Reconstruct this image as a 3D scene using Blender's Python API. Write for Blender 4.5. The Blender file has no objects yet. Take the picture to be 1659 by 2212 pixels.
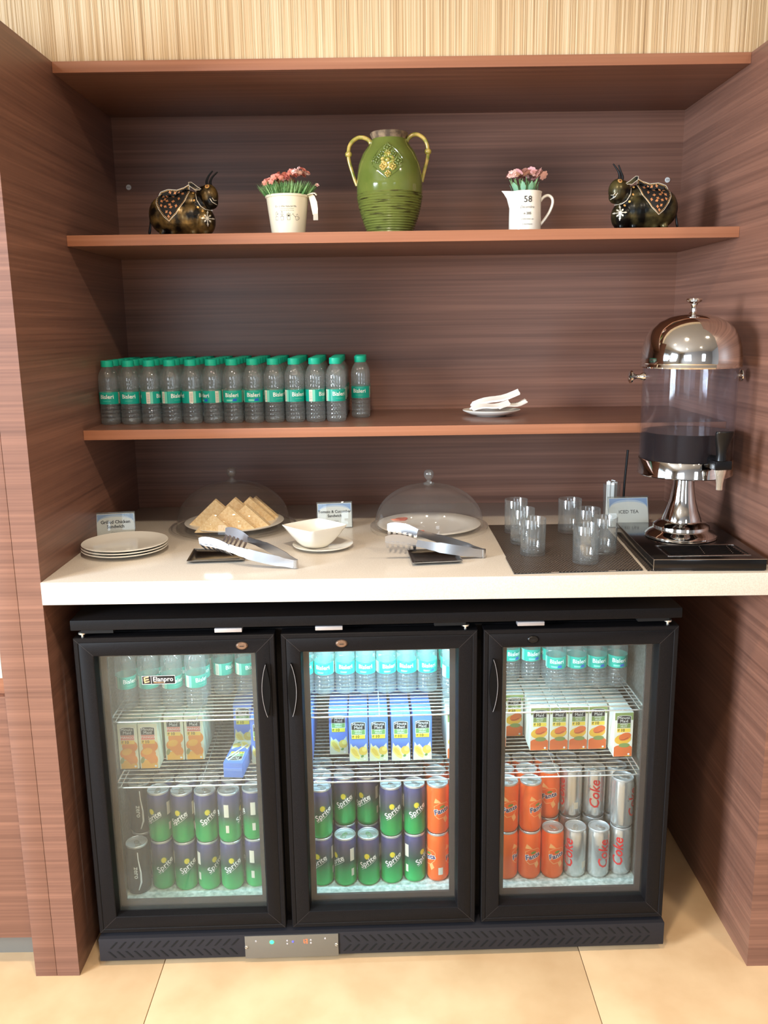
import bpy, bmesh, math, random
from mathutils import Vector, Matrix
from mathutils.geometry import tessellate_polygon
from mathutils.bvhtree import BVHTree
random.seed(7)
sc = bpy.context.scene
COL = sc.collection
PI = math.pi
sin, cos = math.sin, math.cos

# ------------------------------------------------------------------ camera
cam_d = bpy.data.cameras.new('camera')
cam = bpy.data.objects.new('camera', cam_d); COL.objects.link(cam); sc.camera = cam
PITCH, YAW, ROLL = -0.2104, 0.0009, -0.0138
F = Vector((sin(YAW)*cos(PITCH), cos(YAW)*cos(PITCH), sin(PITCH)))
R0 = Vector((cos(YAW), -sin(YAW), 0)); U0 = R0.cross(F)
R1 = R0*cos(ROLL)+U0*sin(ROLL); U1 = -R0*sin(ROLL)+U0*cos(ROLL)
m = Matrix((R1, U1, -F)).transposed().to_4x4(); m.translation = Vector((0.7302, -1.7914, 1.489))
cam.matrix_world = m
cam_d.sensor_fit = 'VERTICAL'; cam_d.sensor_height = 36; cam_d.sensor_width = 27
cam_d.lens = 1890.9*36/2212; cam_d.clip_start = 0.02

# ------------------------------------------------------------------ world, lights, exposure
def lin(c):
    return tuple((x/255/12.92 if x/255 <= .04045 else ((x/255+.055)/1.055)**2.4) for x in c)
w = bpy.data.worlds.new('world'); sc.world = w; w.use_nodes = True
w.node_tree.nodes['Background'].inputs[0].default_value = (.75, .87, 1, 1)
w.node_tree.nodes['Background'].inputs[1].default_value = 1.0
sc.view_settings.view_transform = 'Standard'; sc.view_settings.look = 'None'
sc.view_settings.gamma = 1; sc.view_settings.use_curve_mapping = False
sc.view_settings.exposure = -0.1
sc.cycles.transparent_max_bounces = 32; sc.cycles.max_bounces = 10
sc.cycles.transmission_bounces = 10; sc.cycles.caustics_refractive = False; sc.cycles.caustics_reflective = False
sc.cycles.sample_clamp_indirect = 4; sc.cycles.use_denoising = True
sc.cycles.blur_glossy = 0.5

def area(name, loc, target, sx, sy, power, color, shape='RECTANGLE', spread=180):
    l = bpy.data.lights.new(name, 'AREA'); l.shape = shape; l.size = sx
    if shape in ('RECTANGLE', 'ELLIPSE'): l.size_y = sy
    l.energy = power; l.color = color; l.spread = math.radians(spread)
    o = bpy.data.objects.new(name, l); COL.objects.link(o)
    o.location = loc; d = Vector(target)-Vector(loc); o.rotation_euler = d.to_track_quat('-Z', 'Y').to_euler()
    return o
DAY = (0.76, 0.88, 1.0); WARM = (1.0, 0.84, 0.64)
# daylight through the room's windows (left wall: two, rear wall: two)
area('daylight', (-2.93, -.85, 1.55), (0, -.85, .6), 1.45, 1.0, 14, DAY, spread=150)
area('daylight', (-2.93, -2.55, 1.60), (0, -2.55, .35), 1.4, 1.5, 430, DAY, spread=150)
area('daylight', (-.9, -4.43, 1.6), (-.9, 0, .3), 1.5, 1.4, 26, DAY, spread=150)
area('daylight', (2.15, -4.43, 1.6), (2.15, 0, .3), .6, 1.4, 12, DAY, spread=150)
LAMPS = [(.62, -1.05, 15), (-.75, -1.05, 9), (2.0, -1.05, 9), (-.3, -2.9, 10), (1.6, -2.9, 10)]
for x, y, p in LAMPS:
    area('downlight_beam', (x, y, 2.685), (x, y, 0), .15, .15, p*1.7, WARM, 'DISK', 150)

# ------------------------------------------------------------------ materials
def nodes_of(m): m.use_nodes = True; return m.node_tree.nodes, m.node_tree.links
def bsdf(m): return m.node_tree.nodes['Principled BSDF']
def mat(name, c, rough=.5, metal=0, spec=.5, trans=0, ior=1.45, emit=None, es=1, coat=0, alpha=1, srgb=True):
    m = bpy.data.materials.new(name); m.use_nodes = True; b = bsdf(m); i = b.inputs
    cc = lin(c) if srgb else c
    i['Base Color'].default_value = (*cc, 1); i['Roughness'].default_value = rough
    i['Metallic'].default_value = metal; i['Specular IOR Level'].default_value = spec
    i['Transmission Weight'].default_value = trans; i['IOR'].default_value = ior
    i['Coat Weight'].default_value = coat; i['Alpha'].default_value = alpha
    if emit: i['Emission Color'].default_value = (*lin(emit), 1); i['Emission Strength'].default_value = es
    return m
def noise_mix(m, c1, c2, scale=(1, 1, 1), nscale=5, detail=4, lo=.35, hi=.65, coord='Object', bump=0, rough=None, dist=0):
    n, l = nodes_of(m); b = bsdf(m)
    g = n.new('ShaderNodeNewGeometry') if coord == 'World' else n.new('ShaderNodeTexCoord')
    mp = n.new('ShaderNodeMapping'); mp.inputs['Scale'].default_value = scale
    l.new(g.outputs['Position' if coord == 'World' else coord], mp.inputs[0])
    t = n.new('ShaderNodeTexNoise'); t.inputs['Scale'].default_value = nscale; t.inputs['Detail'].default_value = detail
    t.inputs['Distortion'].default_value = dist
    l.new(mp.outputs[0], t.inputs[0])
    r = n.new('ShaderNodeValToRGB'); e = r.color_ramp.elements
    e[0].position = lo; e[0].color = (*lin(c1), 1); e[1].position = hi; e[1].color = (*lin(c2), 1)
    l.new(t.outputs[0], r.inputs[0]); l.new(r.outputs[0], b.inputs['Base Color'])
    if bump:
        bp = n.new('ShaderNodeBump'); bp.inputs['Strength'].default_value = bump; bp.inputs['Distance'].default_value = .002
        l.new(t.outputs[0], bp.inputs['Height']); l.new(bp.outputs[0], b.inputs['Normal'])
    return m, t, r, mp
def wood(name, sc1, sc2, rough=.36):
    m = mat(name, (150, 95, 80), rough, spec=.45); n, l = nodes_of(m); b = bsdf(m)
    g = n.new('ShaderNodeNewGeometry')
    out = []
    for s, ns, d in ((sc1, 1, 5), (sc2, 1, 3)):
        mp = n.new('ShaderNodeMapping'); mp.inputs['Scale'].default_value = s; l.new(g.outputs['Position'], mp.inputs[0])
        t = n.new('ShaderNodeTexNoise'); t.inputs['Scale'].default_value = ns; t.inputs['Detail'].default_value = d
        t.inputs['Distortion'].default_value = .15
        l.new(mp.outputs[0], t.inputs[0]); out.append(t)
    mx = n.new('ShaderNodeMath'); mx.operation = 'MULTIPLY_ADD'; mx.inputs[1].default_value = .5
    ad = n.new('ShaderNodeMath'); ad.operation = 'MULTIPLY'; ad.inputs[1].default_value = .5
    l.new(out[1].outputs[0], ad.inputs[0]); l.new(out[0].outputs[0], mx.inputs[0]); l.new(ad.outputs[0], mx.inputs[2])
    r = n.new('ShaderNodeValToRGB'); e = r.color_ramp.elements
    e[0].position = .33; e[0].color = (*lin((102, 71, 60)), 1); e[1].position = .67; e[1].color = (*lin((144, 103, 86)), 1)
    k = e.new(.5); k.color = (*lin((123, 87, 73)), 1)
    l.new(mx.outputs[0], r.inputs[0]); l.new(r.outputs[0], b.inputs['Base Color'])
    return m
M = {}
M['wood'] = wood('walnut_laminate', (1.5, 1.5, 170), (.8, .8, 40))
M['wood_flat'] = wood('walnut_laminate_flat', (1.5, 170, 170), (.8, 40, 40), .3)
M['edge'] = wood('walnut_edge_banding', (1.5, 1.5, 170), (.8, .8, 40), .4)
bands = [e for nd in M['edge'].node_tree.nodes if nd.type == 'VALTORGB' for e in nd.color_ramp.elements]
for e, c in zip(bands, ((150, 98, 72), (163, 108, 80), (177, 121, 92))): e.color = (*lin(c), 1)
def wallpaper():
    m = mat('grasscloth_wallpaper', (225, 195, 150), .8, spec=.2); n, l = nodes_of(m); b = bsdf(m)
    g = n.new('ShaderNodeNewGeometry')
    def ns(s, d):
        mp = n.new('ShaderNodeMapping'); mp.inputs['Scale'].default_value = s; l.new(g.outputs['Position'], mp.inputs[0])
        t = n.new('ShaderNodeTexNoise'); t.inputs['Scale'].default_value = 1; t.inputs['Detail'].default_value = d
        l.new(mp.outputs[0], t.inputs[0]); return t
    a = ns((1100, 1, 2.0), 2); c = ns((240, 1, .9), 2)
    ad = n.new('ShaderNodeMath'); ad.operation = 'MULTIPLY_ADD'; ad.inputs[1].default_value = .65
    ml = n.new('ShaderNodeMath'); ml.operation = 'MULTIPLY'; ml.inputs[1].default_value = .35
    l.new(c.outputs[0], ml.inputs[0]); l.new(a.outputs[0], ad.inputs[0]); l.new(ml.outputs[0], ad.inputs[2])
    r = n.new('ShaderNodeValToRGB'); e = r.color_ramp.elements
    e[0].position = .36; e[0].color = (*lin((146, 116, 86)), 1); e[1].position = .60; e[1].color = (*lin((232, 208, 174)), 1)
    k = e.new(.465); k.color = (*lin((206, 172, 128)), 1)
    l.new(ad.outputs[0], r.inputs[0]); l.new(r.outputs[0], b.inputs['Base Color'])
    bp = n.new('ShaderNodeBump'); bp.inputs['Strength'].default_value = .5; bp.inputs['Distance'].default_value = .001
    l.new(a.outputs[0], bp.inputs['Height']); l.new(bp.outputs[0], b.inputs['Normal'])
    return m
M['wallpaper'] = wallpaper()
M['stone'] = mat('white_solid_surface', (226, 214, 198), .22, spec=.5)
noise_mix(M['stone'], (204, 194, 180), (216, 207, 195), nscale=420, detail=2, coord='World', lo=.35, hi=.6)
M['tile'] = mat('beige_floor_tile', (214, 184, 146), .28)
noise_mix(M['tile'], (202, 168, 128), (216, 184, 144), nscale=7, detail=8, coord='World', lo=.35, hi=.65)
M['grout'] = mat('grout', (96, 80, 66), .9)
M['plaster'] = mat('grey_plaster', (136, 137, 140), .8)
M['ceil'] = mat('white_ceiling', (168, 165, 160), .8)
M['alu'] = mat('window_aluminium', (150, 152, 155), .4, metal=.6)
M['grey'] = mat('grey_plinth', (120, 116, 108), .5)
M['black'] = mat('fridge_black_coat', (30, 30, 34), .5, spec=.16)
noise_mix(M['black'], (14, 13, 14), (25, 23, 25), nscale=900, detail=1, coord='World')
M['gasket'] = mat('door_gasket', (58, 52, 52), .6)
M['void'] = mat('grille_slot_black', (5, 5, 6), .8)
M['liner'] = mat('aluminium_liner', (205, 208, 210), .3, metal=.5)
noise_mix(M['liner'], (104, 101, 94), (134, 131, 124), nscale=160, detail=2, coord='World', bump=.15)
M['chrome'] = mat('polished_steel', (225, 222, 218), .06, metal=1)
M['steel'] = mat('brushed_steel', (205, 203, 200), .22, metal=1)
M['wire'] = mat('chromed_wire', (228, 226, 220), .2, metal=.75)
M['tongs'] = mat('satin_steel', (205, 206, 210), .24, metal=.95)
M['dull'] = mat('zinc_plate', (190, 190, 196), .35, metal=.6)
M['nickel'] = mat('nickel_lock', (140, 116, 100), .35, metal=.8)
M['blackp'] = mat('black_plastic', (12, 12, 14), .3, spec=.4); M['grip'] = mat('grip_plastic', (10, 10, 11), .55, spec=.15)
M['porc'] = mat('white_porcelain', (240, 236, 226), .12, coat=.3)
M['cream'] = mat('cream_enamel', (238, 230, 206), .28)
M['white'] = mat('white_print', (240, 240, 236), .5)
M['ink'] = mat('black_ink', (28, 26, 26), .6)
M['greyink'] = mat('grey_ink', (120, 118, 116), .6)
M['paper'] = mat('white_paper', (244, 240, 234), .8)
def clear(name, tint=(1, 1, 1), alpha=.12, ior=1.45, rough=.02, haze=0, hazec=(.8, .85, .85), refr=0):
    m = bpy.data.materials.new(name); n, l = nodes_of(m); n.clear()
    o = n.new('ShaderNodeOutputMaterial'); t = n.new('ShaderNodeBsdfTransparent'); t.inputs[0].default_value = (*tint, 1)
    g = n.new('ShaderNodeBsdfGlossy'); g.inputs['Roughness'].default_value = rough
    lw = n.new('ShaderNodeLayerWeight'); lw.inputs[0].default_value = .5; F0 = ((ior-1)/(ior+1))**2
    pw = n.new('ShaderNodeMath'); pw.operation = 'POWER'; pw.inputs[1].default_value = 4.2; l.new(lw.outputs['Facing'], pw.inputs[0])
    f = n.new('ShaderNodeMath'); f.operation = 'MULTIPLY_ADD'; f.inputs[1].default_value = (1-F0)*.8; f.inputs[2].default_value = F0; l.new(pw.outputs[0], f.inputs[0])
    mx = n.new('ShaderNodeMixShader'); l.new(f.outputs[0], mx.inputs[0]); l.new(t.outputs[0], mx.inputs[1]); l.new(g.outputs[0], mx.inputs[2])
    last = mx
    if haze:
        d = n.new('ShaderNodeBsdfDiffuse'); d.inputs[0].default_value = (*hazec, 1)
        tl = n.new('ShaderNodeBsdfTranslucent'); tl.inputs[0].default_value = (*hazec, 1)
        dm = n.new('ShaderNodeMixShader'); dm.inputs[0].default_value = .5; l.new(d.outputs[0], dm.inputs[1]); l.new(tl.outputs[0], dm.inputs[2])
        h = n.new('ShaderNodeMixShader'); h.inputs[0].default_value = haze
        l.new(mx.outputs[0], h.inputs[1]); l.new(dm.outputs[0], h.inputs[2]); last = h
    if refr:
        rf = n.new('ShaderNodeBsdfRefraction'); rf.inputs['IOR'].default_value = 1.33; rf.inputs['Roughness'].default_value = .04; rf.inputs[0].default_value = (.95, .98, .98, 1)
        q = n.new('ShaderNodeMixShader'); q.inputs[0].default_value = refr; l.new(last.outputs[0], q.inputs[1]); l.new(rf.outputs[0], q.inputs[2]); last = q
    l.new(last.outputs[0], o.inputs[0]); return m
M['pane'] = clear('door_glass', (.95, .97, .97), ior=1.42, rough=.01, haze=.012)
M['pane_reflection'] = clear('reflection_haze_glass', (.93, .96, .95), ior=1.45, rough=.03, haze=.07, hazec=(.62, .63, .56))  # diffuse haze paints the room's reflection into the left door glass
M['acryl'] = clear('clear_acrylic_cover', (.95, .95, .95), ior=1.5, rough=.04, haze=.055, hazec=(.8, .76, .74))
M['tank'] = clear('clear_tank', (.93, .94, .97), ior=1.28, rough=.05, haze=.012, hazec=(.75, .78, .9))
M['pet'] = clear('clear_bottle_plastic', (.94, .96, .96), ior=1.8, rough=.035, haze=.115, hazec=(.95, .96, .94), refr=.10)
M['holder'] = clear('acrylic_holder', (.9, .92, .92), ior=1.6, rough=.02, haze=.04)
M['glass'] = clear('tumbler_glass', (.96, .97, .97), ior=1.8, rough=.015, haze=.045)
M['knobg'] = clear('crystal_knob', (.86, .85, .84), ior=1.9, rough=.02, haze=.10)
M['tea'] = mat('iced_tea', (22, 9, 6), .12, spec=.12)
M['cap'] = mat('green_cap', (22, 176, 146), .38)
M['teal'] = mat('teal_label', (18, 158, 138), .35)
M['tealp'] = mat('pale_teal_print', (120, 205, 180), .4)
M['blue'] = mat('blue_print', (30, 96, 190), .4)
M['bcode'] = mat('barcode_panel', (222, 214, 196), .5)

# ------------------------------------------------------------------ mesh building
class B:
    def __init__(s): s.v = []; s.f = []; s.m = []; s.s = []
    def add(s, vs, fs, mi=0, sm=False, T=None):
        k = len(s.v)
        s.v += [tuple(T @ Vector(p)) for p in vs] if T else [tuple(p) for p in vs]
        s.f += [tuple(k+i for i in f) for f in fs]; s.m += [mi]*len(fs); s.s += [sm]*len(fs); return s
    def box(s, x0, x1, y0, y1, z0, z1, mi=0, bev=0, T=None):
        vs = [(x0, y0, z0), (x1, y0, z0), (x1, y1, z0), (x0, y1, z0), (x0, y0, z1), (x1, y0, z1), (x1, y1, z1), (x0, y1, z1)]
        fs = [(0, 3, 2, 1), (4, 5, 6, 7), (0, 1, 5, 4), (1, 2, 6, 5), (2, 3, 7, 6), (3, 0, 4, 7)]
        if not bev: return s.add(vs, fs, mi, False, T)
        bm = bmesh.new(); V = [bm.verts.new(p) for p in vs]; [bm.faces.new([V[i] for i in f]) for f in fs]
        bmesh.ops.bevel(bm, geom=bm.edges[:], offset=bev, segments=2, affect='EDGES', profile=.6)
        return s.bm(bm, mi, True, T)
    def bm(s, bm, mi=0, sm=False, T=None):
        bm.verts.index_update()
        s.add([v.co[:] for v in bm.verts], [[v.index for v in f.verts] for f in bm.faces], mi, sm, T); bm.free(); return s
    def lathe(s, prof, n=32, mi=0, T=None, sm=True, a0=0, a1=2*PI, fn=None):
        full = abs(a1-a0-2*PI) < 1e-6; cols = n if full else n+1; vs = []; fs = []
        for r, z in prof:
            for k in range(cols):
                a = a0+(a1-a0)*k/n; p = (r*cos(a), r*sin(a), z); vs.append(fn(p, a) if fn else p)
        for j in range(len(prof)-1):
            for k in range(n):
                a, b_ = j*cols+k, j*cols+(k+1) % cols
                c, d = a+cols, b_+cols
                r0, r1 = prof[j][0], prof[j+1][0]
                if r0 < 1e-7 and r1 < 1e-7: continue
                if r0 < 1e-7: fs.append((a, d, c))
                elif r1 < 1e-7: fs.append((a, b_, c))
                else: fs.append((a, b_, d, c))
        return s.add(vs, fs, mi, sm, T)
    def sphere(s, c, r, mi=0, n=12, k=8, T=None):
        rx, ry, rz = r if hasattr(r, '__len__') else (r, r, r)
        prof = [(sin(PI*i/k), -cos(PI*i/k)) for i in range(k+1)]; prof[0] = (0, -1); prof[-1] = (0, 1)
        X = Matrix.Translation(c) @ Matrix.Diagonal((rx, ry, rz, 1))
        return s.lathe(prof, n, mi, (T @ X) if T else X)
    def tube(s, path, r, n=8, mi=0, T=None, cap=True, flat=None):
        P = [Vector(p) for p in path]; rs = r if hasattr(r, '__len__') else [r]*len(P); vs = []; fs = []
        t0 = (P[1]-P[0]).normalized(); ref = Vector((0, 0, 1)) if abs(t0.z) < .9 else Vector((1, 0, 0))
        nrm = (ref-t0*ref.dot(t0)).normalized()
        for i, p in enumerate(P):
            t = ((P[i+1]-p) if i == 0 else (p-P[i-1]) if i == len(P)-1 else (P[i+1]-P[i-1])).normalized()
            nrm = (nrm-t*nrm.dot(t)).normalized(); bn = t.cross(nrm)
            for k in range(n):
                a = 2*PI*k/n; q = nrm*cos(a)+bn*sin(a)*(flat or 1); vs.append(p+q*rs[i])
        for i in range(len(P)-1):
            for k in range(n): a = i*n+k; b_ = i*n+(k+1) % n; fs.append((a, b_, b_+n, a+n))
        if cap: fs.append(tuple(range(n-1, -1, -1))); fs.append(tuple(range((len(P)-1)*n, len(P)*n)))
        return s.add(vs, fs, mi, True, T)
    def prism(s, pts, z0, z1, mi=0, T=None, sm=False):
        n = len(pts); vs = [(x, y, z0) for x, y in pts]+[(x, y, z1) for x, y in pts]
        tri = tessellate_polygon([[Vector((x, y, 0)) for x, y in pts]])
        area2 = sum(pts[i][0]*pts[(i+1) % n][1]-pts[(i+1) % n][0]*pts[i][1] for i in range(n))
        fs = []
        for t in tri:
            a, b_, c = (Vector((*pts[i], 0)) for i in t); up = (b_-a).cross(c-a).z > 0
            t = tuple(t) if up else tuple(reversed(t))
            fs.append(tuple(i+n for i in t)); fs.append(tuple(reversed(t)))
        for i in range(n):
            j = (i+1) % n; q = (i, j, j+n, i+n); fs.append(q if area2 > 0 else q[::-1])
        return s.add(vs, fs, mi, sm, T)
    def loft(s, rings, mi=0, T=None, closed=True, capb=False, capt=False, sm=True):
        n = len(rings[0]); vs = [p for r in rings for p in r]; fs = []
        for j in range(len(rings)-1):
            for k in range(n if closed else n-1):
                a, b_ = j*n+k, j*n+(k+1) % n; fs.append((a, b_, b_+n, a+n))
        if capb: fs.append(tuple(range(n-1, -1, -1)))
        if capt: fs.append(tuple(range((len(rings)-1)*n, len(rings)*n)))
        return s.add(vs, fs, mi, sm, T)
    def mesh(s, name, mats, ang=35):
        me = bpy.data.meshes.new(name); me.from_pydata(s.v, [], s.f)
        for mt in mats: me.materials.append(mt)
        me.polygons.foreach_set('material_index', s.m); me.polygons.foreach_set('use_smooth', s.s)
        me.set_sharp_from_angle(angle=math.radians(ang)); me.update(); return me
    def obj(s, name, mats, parent=None, loc=(0, 0, 0), rot=(0, 0, 0), ang=35, **kw):
        mats = mats if isinstance(mats, (list, tuple)) else [mats]
        return link(name, s.mesh(name, [M[x] if isinstance(x, str) else x for x in mats], ang), parent, loc, rot, **kw)
def link(name, data, parent=None, loc=(0, 0, 0), rot=(0, 0, 0), label=None, cat=None, group=None, kind=None):
    o = bpy.data.objects.new(name, data); COL.objects.link(o); o.location = loc; o.rotation_euler = rot
    if parent: o.parent = parent
    if label: o['label'] = label
    if cat: o['category'] = cat
    if group: o['group'] = group
    if kind: o['kind'] = kind
    return o
def empty(name, loc=(0, 0, 0), rot=(0, 0, 0), **kw): return link(name, None, None, loc, rot, **kw)
def dup(o, loc, rot=None, label=None, group=None):
    r = o.copy(); COL.objects.link(r); r.location = loc
    if rot is not None: r.rotation_euler = rot
    if label: r['label'] = label
    if group: r['group'] = group
    for ch in o.children:
        c = ch.copy(); COL.objects.link(c); c.parent = r
        for g in ch.children: d = g.copy(); COL.objects.link(d); d.parent = c
    return r
def arc(cx, cy, r, a0, a1, n): return [(cx+r*cos(a0+(a1-a0)*i/n), cy+r*sin(a0+(a1-a0)*i/n)) for i in range(n+1)]

# flat print: polygons in a (u, v) sheet, laid on a surface by a mapping
def text_tris(body, size, shear=0, bold=0, align='CENTER', space=1):
    cu = bpy.data.curves.new('lettering', 'FONT'); cu.body = body; cu.size = size; cu.shear = shear; cu.offset = bold*size
    cu.align_x = align; cu.align_y = 'CENTER'; cu.resolution_u = 2; cu.space_character = space
    ob = bpy.data.objects.new('lettering', cu); me = bpy.data.meshes.new_from_object(ob)
    me.calc_loop_triangles()
    vs = [(v.co.x, v.co.y) for v in me.vertices]; out = [[vs[i] for i in t.vertices] for t in me.loop_triangles]
    bpy.data.objects.remove(ob); bpy.data.curves.remove(cu); bpy.data.meshes.remove(me); return out
class Print:
    def __init__(s): s.t = []
    def tri(s, pts, mi, layer):
        a, b_, c = pts
        if (b_[0]-a[0])*(c[1]-a[1])-(b_[1]-a[1])*(c[0]-a[0]) < 0: pts = (a, c, b_)
        s.t.append((tuple(pts), mi, layer))
    def poly(s, pts, mi, layer=1):
        for t in tessellate_polygon([[Vector((x, y, 0)) for x, y in pts]]): s.tri([pts[i] for i in t], mi, layer)
        return s
    def rect(s, u0, v0, u1, v1, mi, layer=1): return s.poly([(u0, v0), (u1, v0), (u1, v1), (u0, v1)], mi, layer)
    def disc(s, u, v, ru, rv, mi, layer=1, n=14, rot=0):
        return s.poly([(u+ru*cos(a)*cos(rot)-rv*sin(a)*sin(rot), v+ru*cos(a)*sin(rot)+rv*sin(a)*cos(rot)) for a in (2*PI*i/n for i in range(n))], mi, layer)
    def line(s, pts, wd, mi, layer=1):
        for (x0, y0), (x1, y1) in zip(pts, pts[1:]):
            d = math.hypot(x1-x0, y1-y0) or 1; nx, ny = -(y1-y0)/d*wd/2, (x1-x0)/d*wd/2
            ex, ey = (x1-x0)/d*wd*.3, (y1-y0)/d*wd*.3
            s.poly([(x0-ex+nx, y0-ey+ny), (x0-ex-nx, y0-ey-ny), (x1+ex-nx, y1+ey-ny), (x1+ex+nx, y1+ey+ny)], mi, layer)
        return s
    def text(s, body, u, v, size, mi, layer=2, rot=0, **kw):
        c, q = cos(rot), sin(rot)
        for t in text_tris(body, size, **kw): s.tri([(u+x*c-y*q, v+x*q+y*c) for x, y in t], mi, layer)
        return s
    def emit(s, b, fn, maxlen=.0045, step=.00012):
        for pts, mi, ly in s.t:
            st = [pts]
            while st:
                a, c, d = st.pop()
                L = [(math.dist(a, c), 0), (math.dist(c, d), 1), (math.dist(d, a), 2)]; mx, k = max(L)
                if mx > maxlen:
                    if k == 1: a, c, d = c, d, a
                    elif k == 2: a, c, d = d, a, c
                    mid = ((a[0]+c[0])/2, (a[1]+c[1])/2); st += [(a, mid, d), (mid, c, d)]
                else: b.add([fn(p[0], p[1], ly*step) for p in (a, c, d)], [(0, 1, 2)], mi, False)
        return b
def cyl_map(r): return lambda u, v, l: ((r+l)*sin(u/r), -(r+l)*cos(u/r), v)
def flat_map(y, x=0, z=0): return lambda u, v, l: (x+u, y-l, z+v)

# ------------------------------------------------------------------ the setting
W, D, YS = 1.572, .78, .343          # alcove width, depth, front of the shelves
ZC, ZCB = .964, .914
def S(name, b, mats, parent=None, **kw): return b.obj(name, mats, parent, kind='structure', **kw) if not parent else b.obj(name, mats, parent, **kw)
fl = S('floor', B().box(-3.0, 4.0, -4.5, 1.2, -.06, -.004), 'grout')
tb = B().box(.0008, .9992, .0008, .9992, -.02, 0, bev=.0012).mesh('tile', [M['tile']])
for i in range(-4, 5):
    for j in range(-5, 2):
        x, y = .19+i*1.0, -.3+j*1.0
        if x < -3.9 or x > 4: continue
        link('tile', tb, fl, (x, y, 0))
# alcove side panels: two boards each, back board
wl = S('wall_left', B().box(-.0525, 0, 0, D, 0, 2.0772), 'wood')
S('panel_board', B().box(-.103, -.0535, .0, D, 0, 2.0772, bev=.0008), 'wood', wl)
wr = S('wall_right', B().box(W, W+.0525, 0, D, 0, 2.0772), 'wood')
S('panel_board', B().box(W+.0535, W+.104, .0, D, 0, 2.0772, bev=.0008), 'wood', wr)
wb = S('wall_back', B().box(-.0525, W+.0525, D, D+.02, 0, 2.0772), 'wood')
for x, z in ((.035, 1.873), (1.534, 1.873)):
    S('screw_cap', B().lathe([(0, -.0025), (.0065, -.002), (.0075, 0)], 20).box(-.0045, .0045, -.0006, .0006, -.0031, -.0024, 1), ['white', 'greyink'], wb, loc=(x, D, z), rot=(-PI/2, 0, 0))
S('wall_upper', B().box(-3.0, 4.0, YS+.004, YS+.024, 2.0775, 2.75), 'wallpaper')
# the rest of the room, seen only in reflections and by its bounce light
S('ceiling', B().box(-3.0, 4.0, -4.5, 1.2, 2.75, 2.85), 'ceil')
S('wall_west', B().box(-3.1, -3.0, -4.6, 1.2, 0, .85).box(-3.1, -3.0, -4.6, 1.2, 2.3, 2.85).box(-3.1, -3.0, -4.6, -3.35, .85, 2.3)
  .box(-3.1, -3.0, -1.75, -1.4, .85, 2.3).box(-3.1, -3.0, -.3, 1.2, .85, 2.3), 'plaster')
S('wall_rear', B().box(-3.0, 4.0, -4.6, -4.5, 0, .85).box(-3.0, 4.0, -4.6, -4.5, 2.35, 2.85).box(-3.0, -1.7, -4.6, -4.5, .85, 2.35)
  .box(-.1, 1.8, -4.6, -4.5, .85, 2.35).box(2.5, 4.0, -4.6, -4.5, .85, 2.35), 'plaster')
S('wall_east', B().box(4.0, 4.1, -4.6, 1.2, 0, 2.85), 'plaster')
S('wall_front_left', B().box(-3.0, -.1035, .09, .345, .81, 2.0773), 'wood')
S('wall_front_right', B().box(W+.1045, 4.0, .0, .345, 0, 2.0773), 'wood')
def win(n, plane, a0, a1, z0, z1, mull):
    def bb(b, a, c, z, q, t=.03):
        return b.box(-3.05-t, -3.05+t, a, c, z, q) if plane == 'w' else b.box(a, c, -4.55-t, -4.55+t, z, q)
    b = B(); t = .05
    bb(b, a0, a1, z0, z0+t); bb(b, a0, a1, z1-t, z1); bb(b, a0, a0+t, z0, z1); bb(b, a1-t, a1, z0, z1)
    for k in range(mull): q = a0+(a1-a0)*(k+1)/(mull+1); bb(b, q-.02, q+.02, z0, z1)
    o = S('window_%d' % n, b, 'alu')
    S('window_pane', bb(B(), a0+t, a1-t, z0+t, z1-t, .004), 'pane', o)
win(1, 'w', -1.4, -.3, .85, 2.3, 1); win(2, 'w', -3.35, -1.75, .85, 2.3, 2)
win(3, 'r', -1.7, -.1, .85, 2.35, 2); win(4, 'r', 1.8, 2.5, .85, 2.35, 0)

# ------------------------------------------------------------------ shelves, worktop, neighbouring cabinet
def shelf(x1, z0, z1, label):
    o = B().box(.0005, x1, YS+.0015, D-.0005, z0, z1, bev=.0006).obj('shelf', 'wood_flat', label=label, cat='shelf', group='wooden shelves in the alcove')
    B().box(.0005, x1, YS-.0005, YS+.0012, z0, z1, bev=.0004).obj('edge_band', 'edge', o, label='lighter brown front edge')
shelf(W-.0005, 2.0535, 2.0772, 'topmost wooden shelf board directly under the striped wallpaper')
shelf(W-.0005, 1.6786, 1.7031, 'middle wooden shelf board carrying the green vase and bull figurines')
shelf(W-.0005, 1.2232, 1.2471, 'lowest wooden shelf board carrying the row of water bottles')
o = B().box(.0004, W-.0004, -.004, D-.0005, ZCB, ZC, bev=.0012).obj('worktop', 'stone', label='thick white speckled stone worktop over the glass-door fridge', cat='worktop')
# neighbouring unit, left
c = empty('sideboard', (-.8, .05, 0), label='wooden sideboard beyond the left panel with a white top', cat='cabinet')
B().box(-2.2, -.1035, .012, .6, .095, .70, bev=.001).obj('cabinet_body', 'wood', c, loc=(.8, -.05, 0))
B().box(-2.2, -.1035, .03, .6, .70, .748).obj('recess', 'edge', c, loc=(.8, -.05, 0))
B().box(-2.2, -.1035, .0, .6, .748, .80, bev=.001).obj('countertop', 'stone', c, loc=(.8, -.05, 0))
B().box(-2.2, -.1035, .082, .5, .0, .095).obj('plinth', 'grey', c, loc=(.8, -.05, 0))

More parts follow.
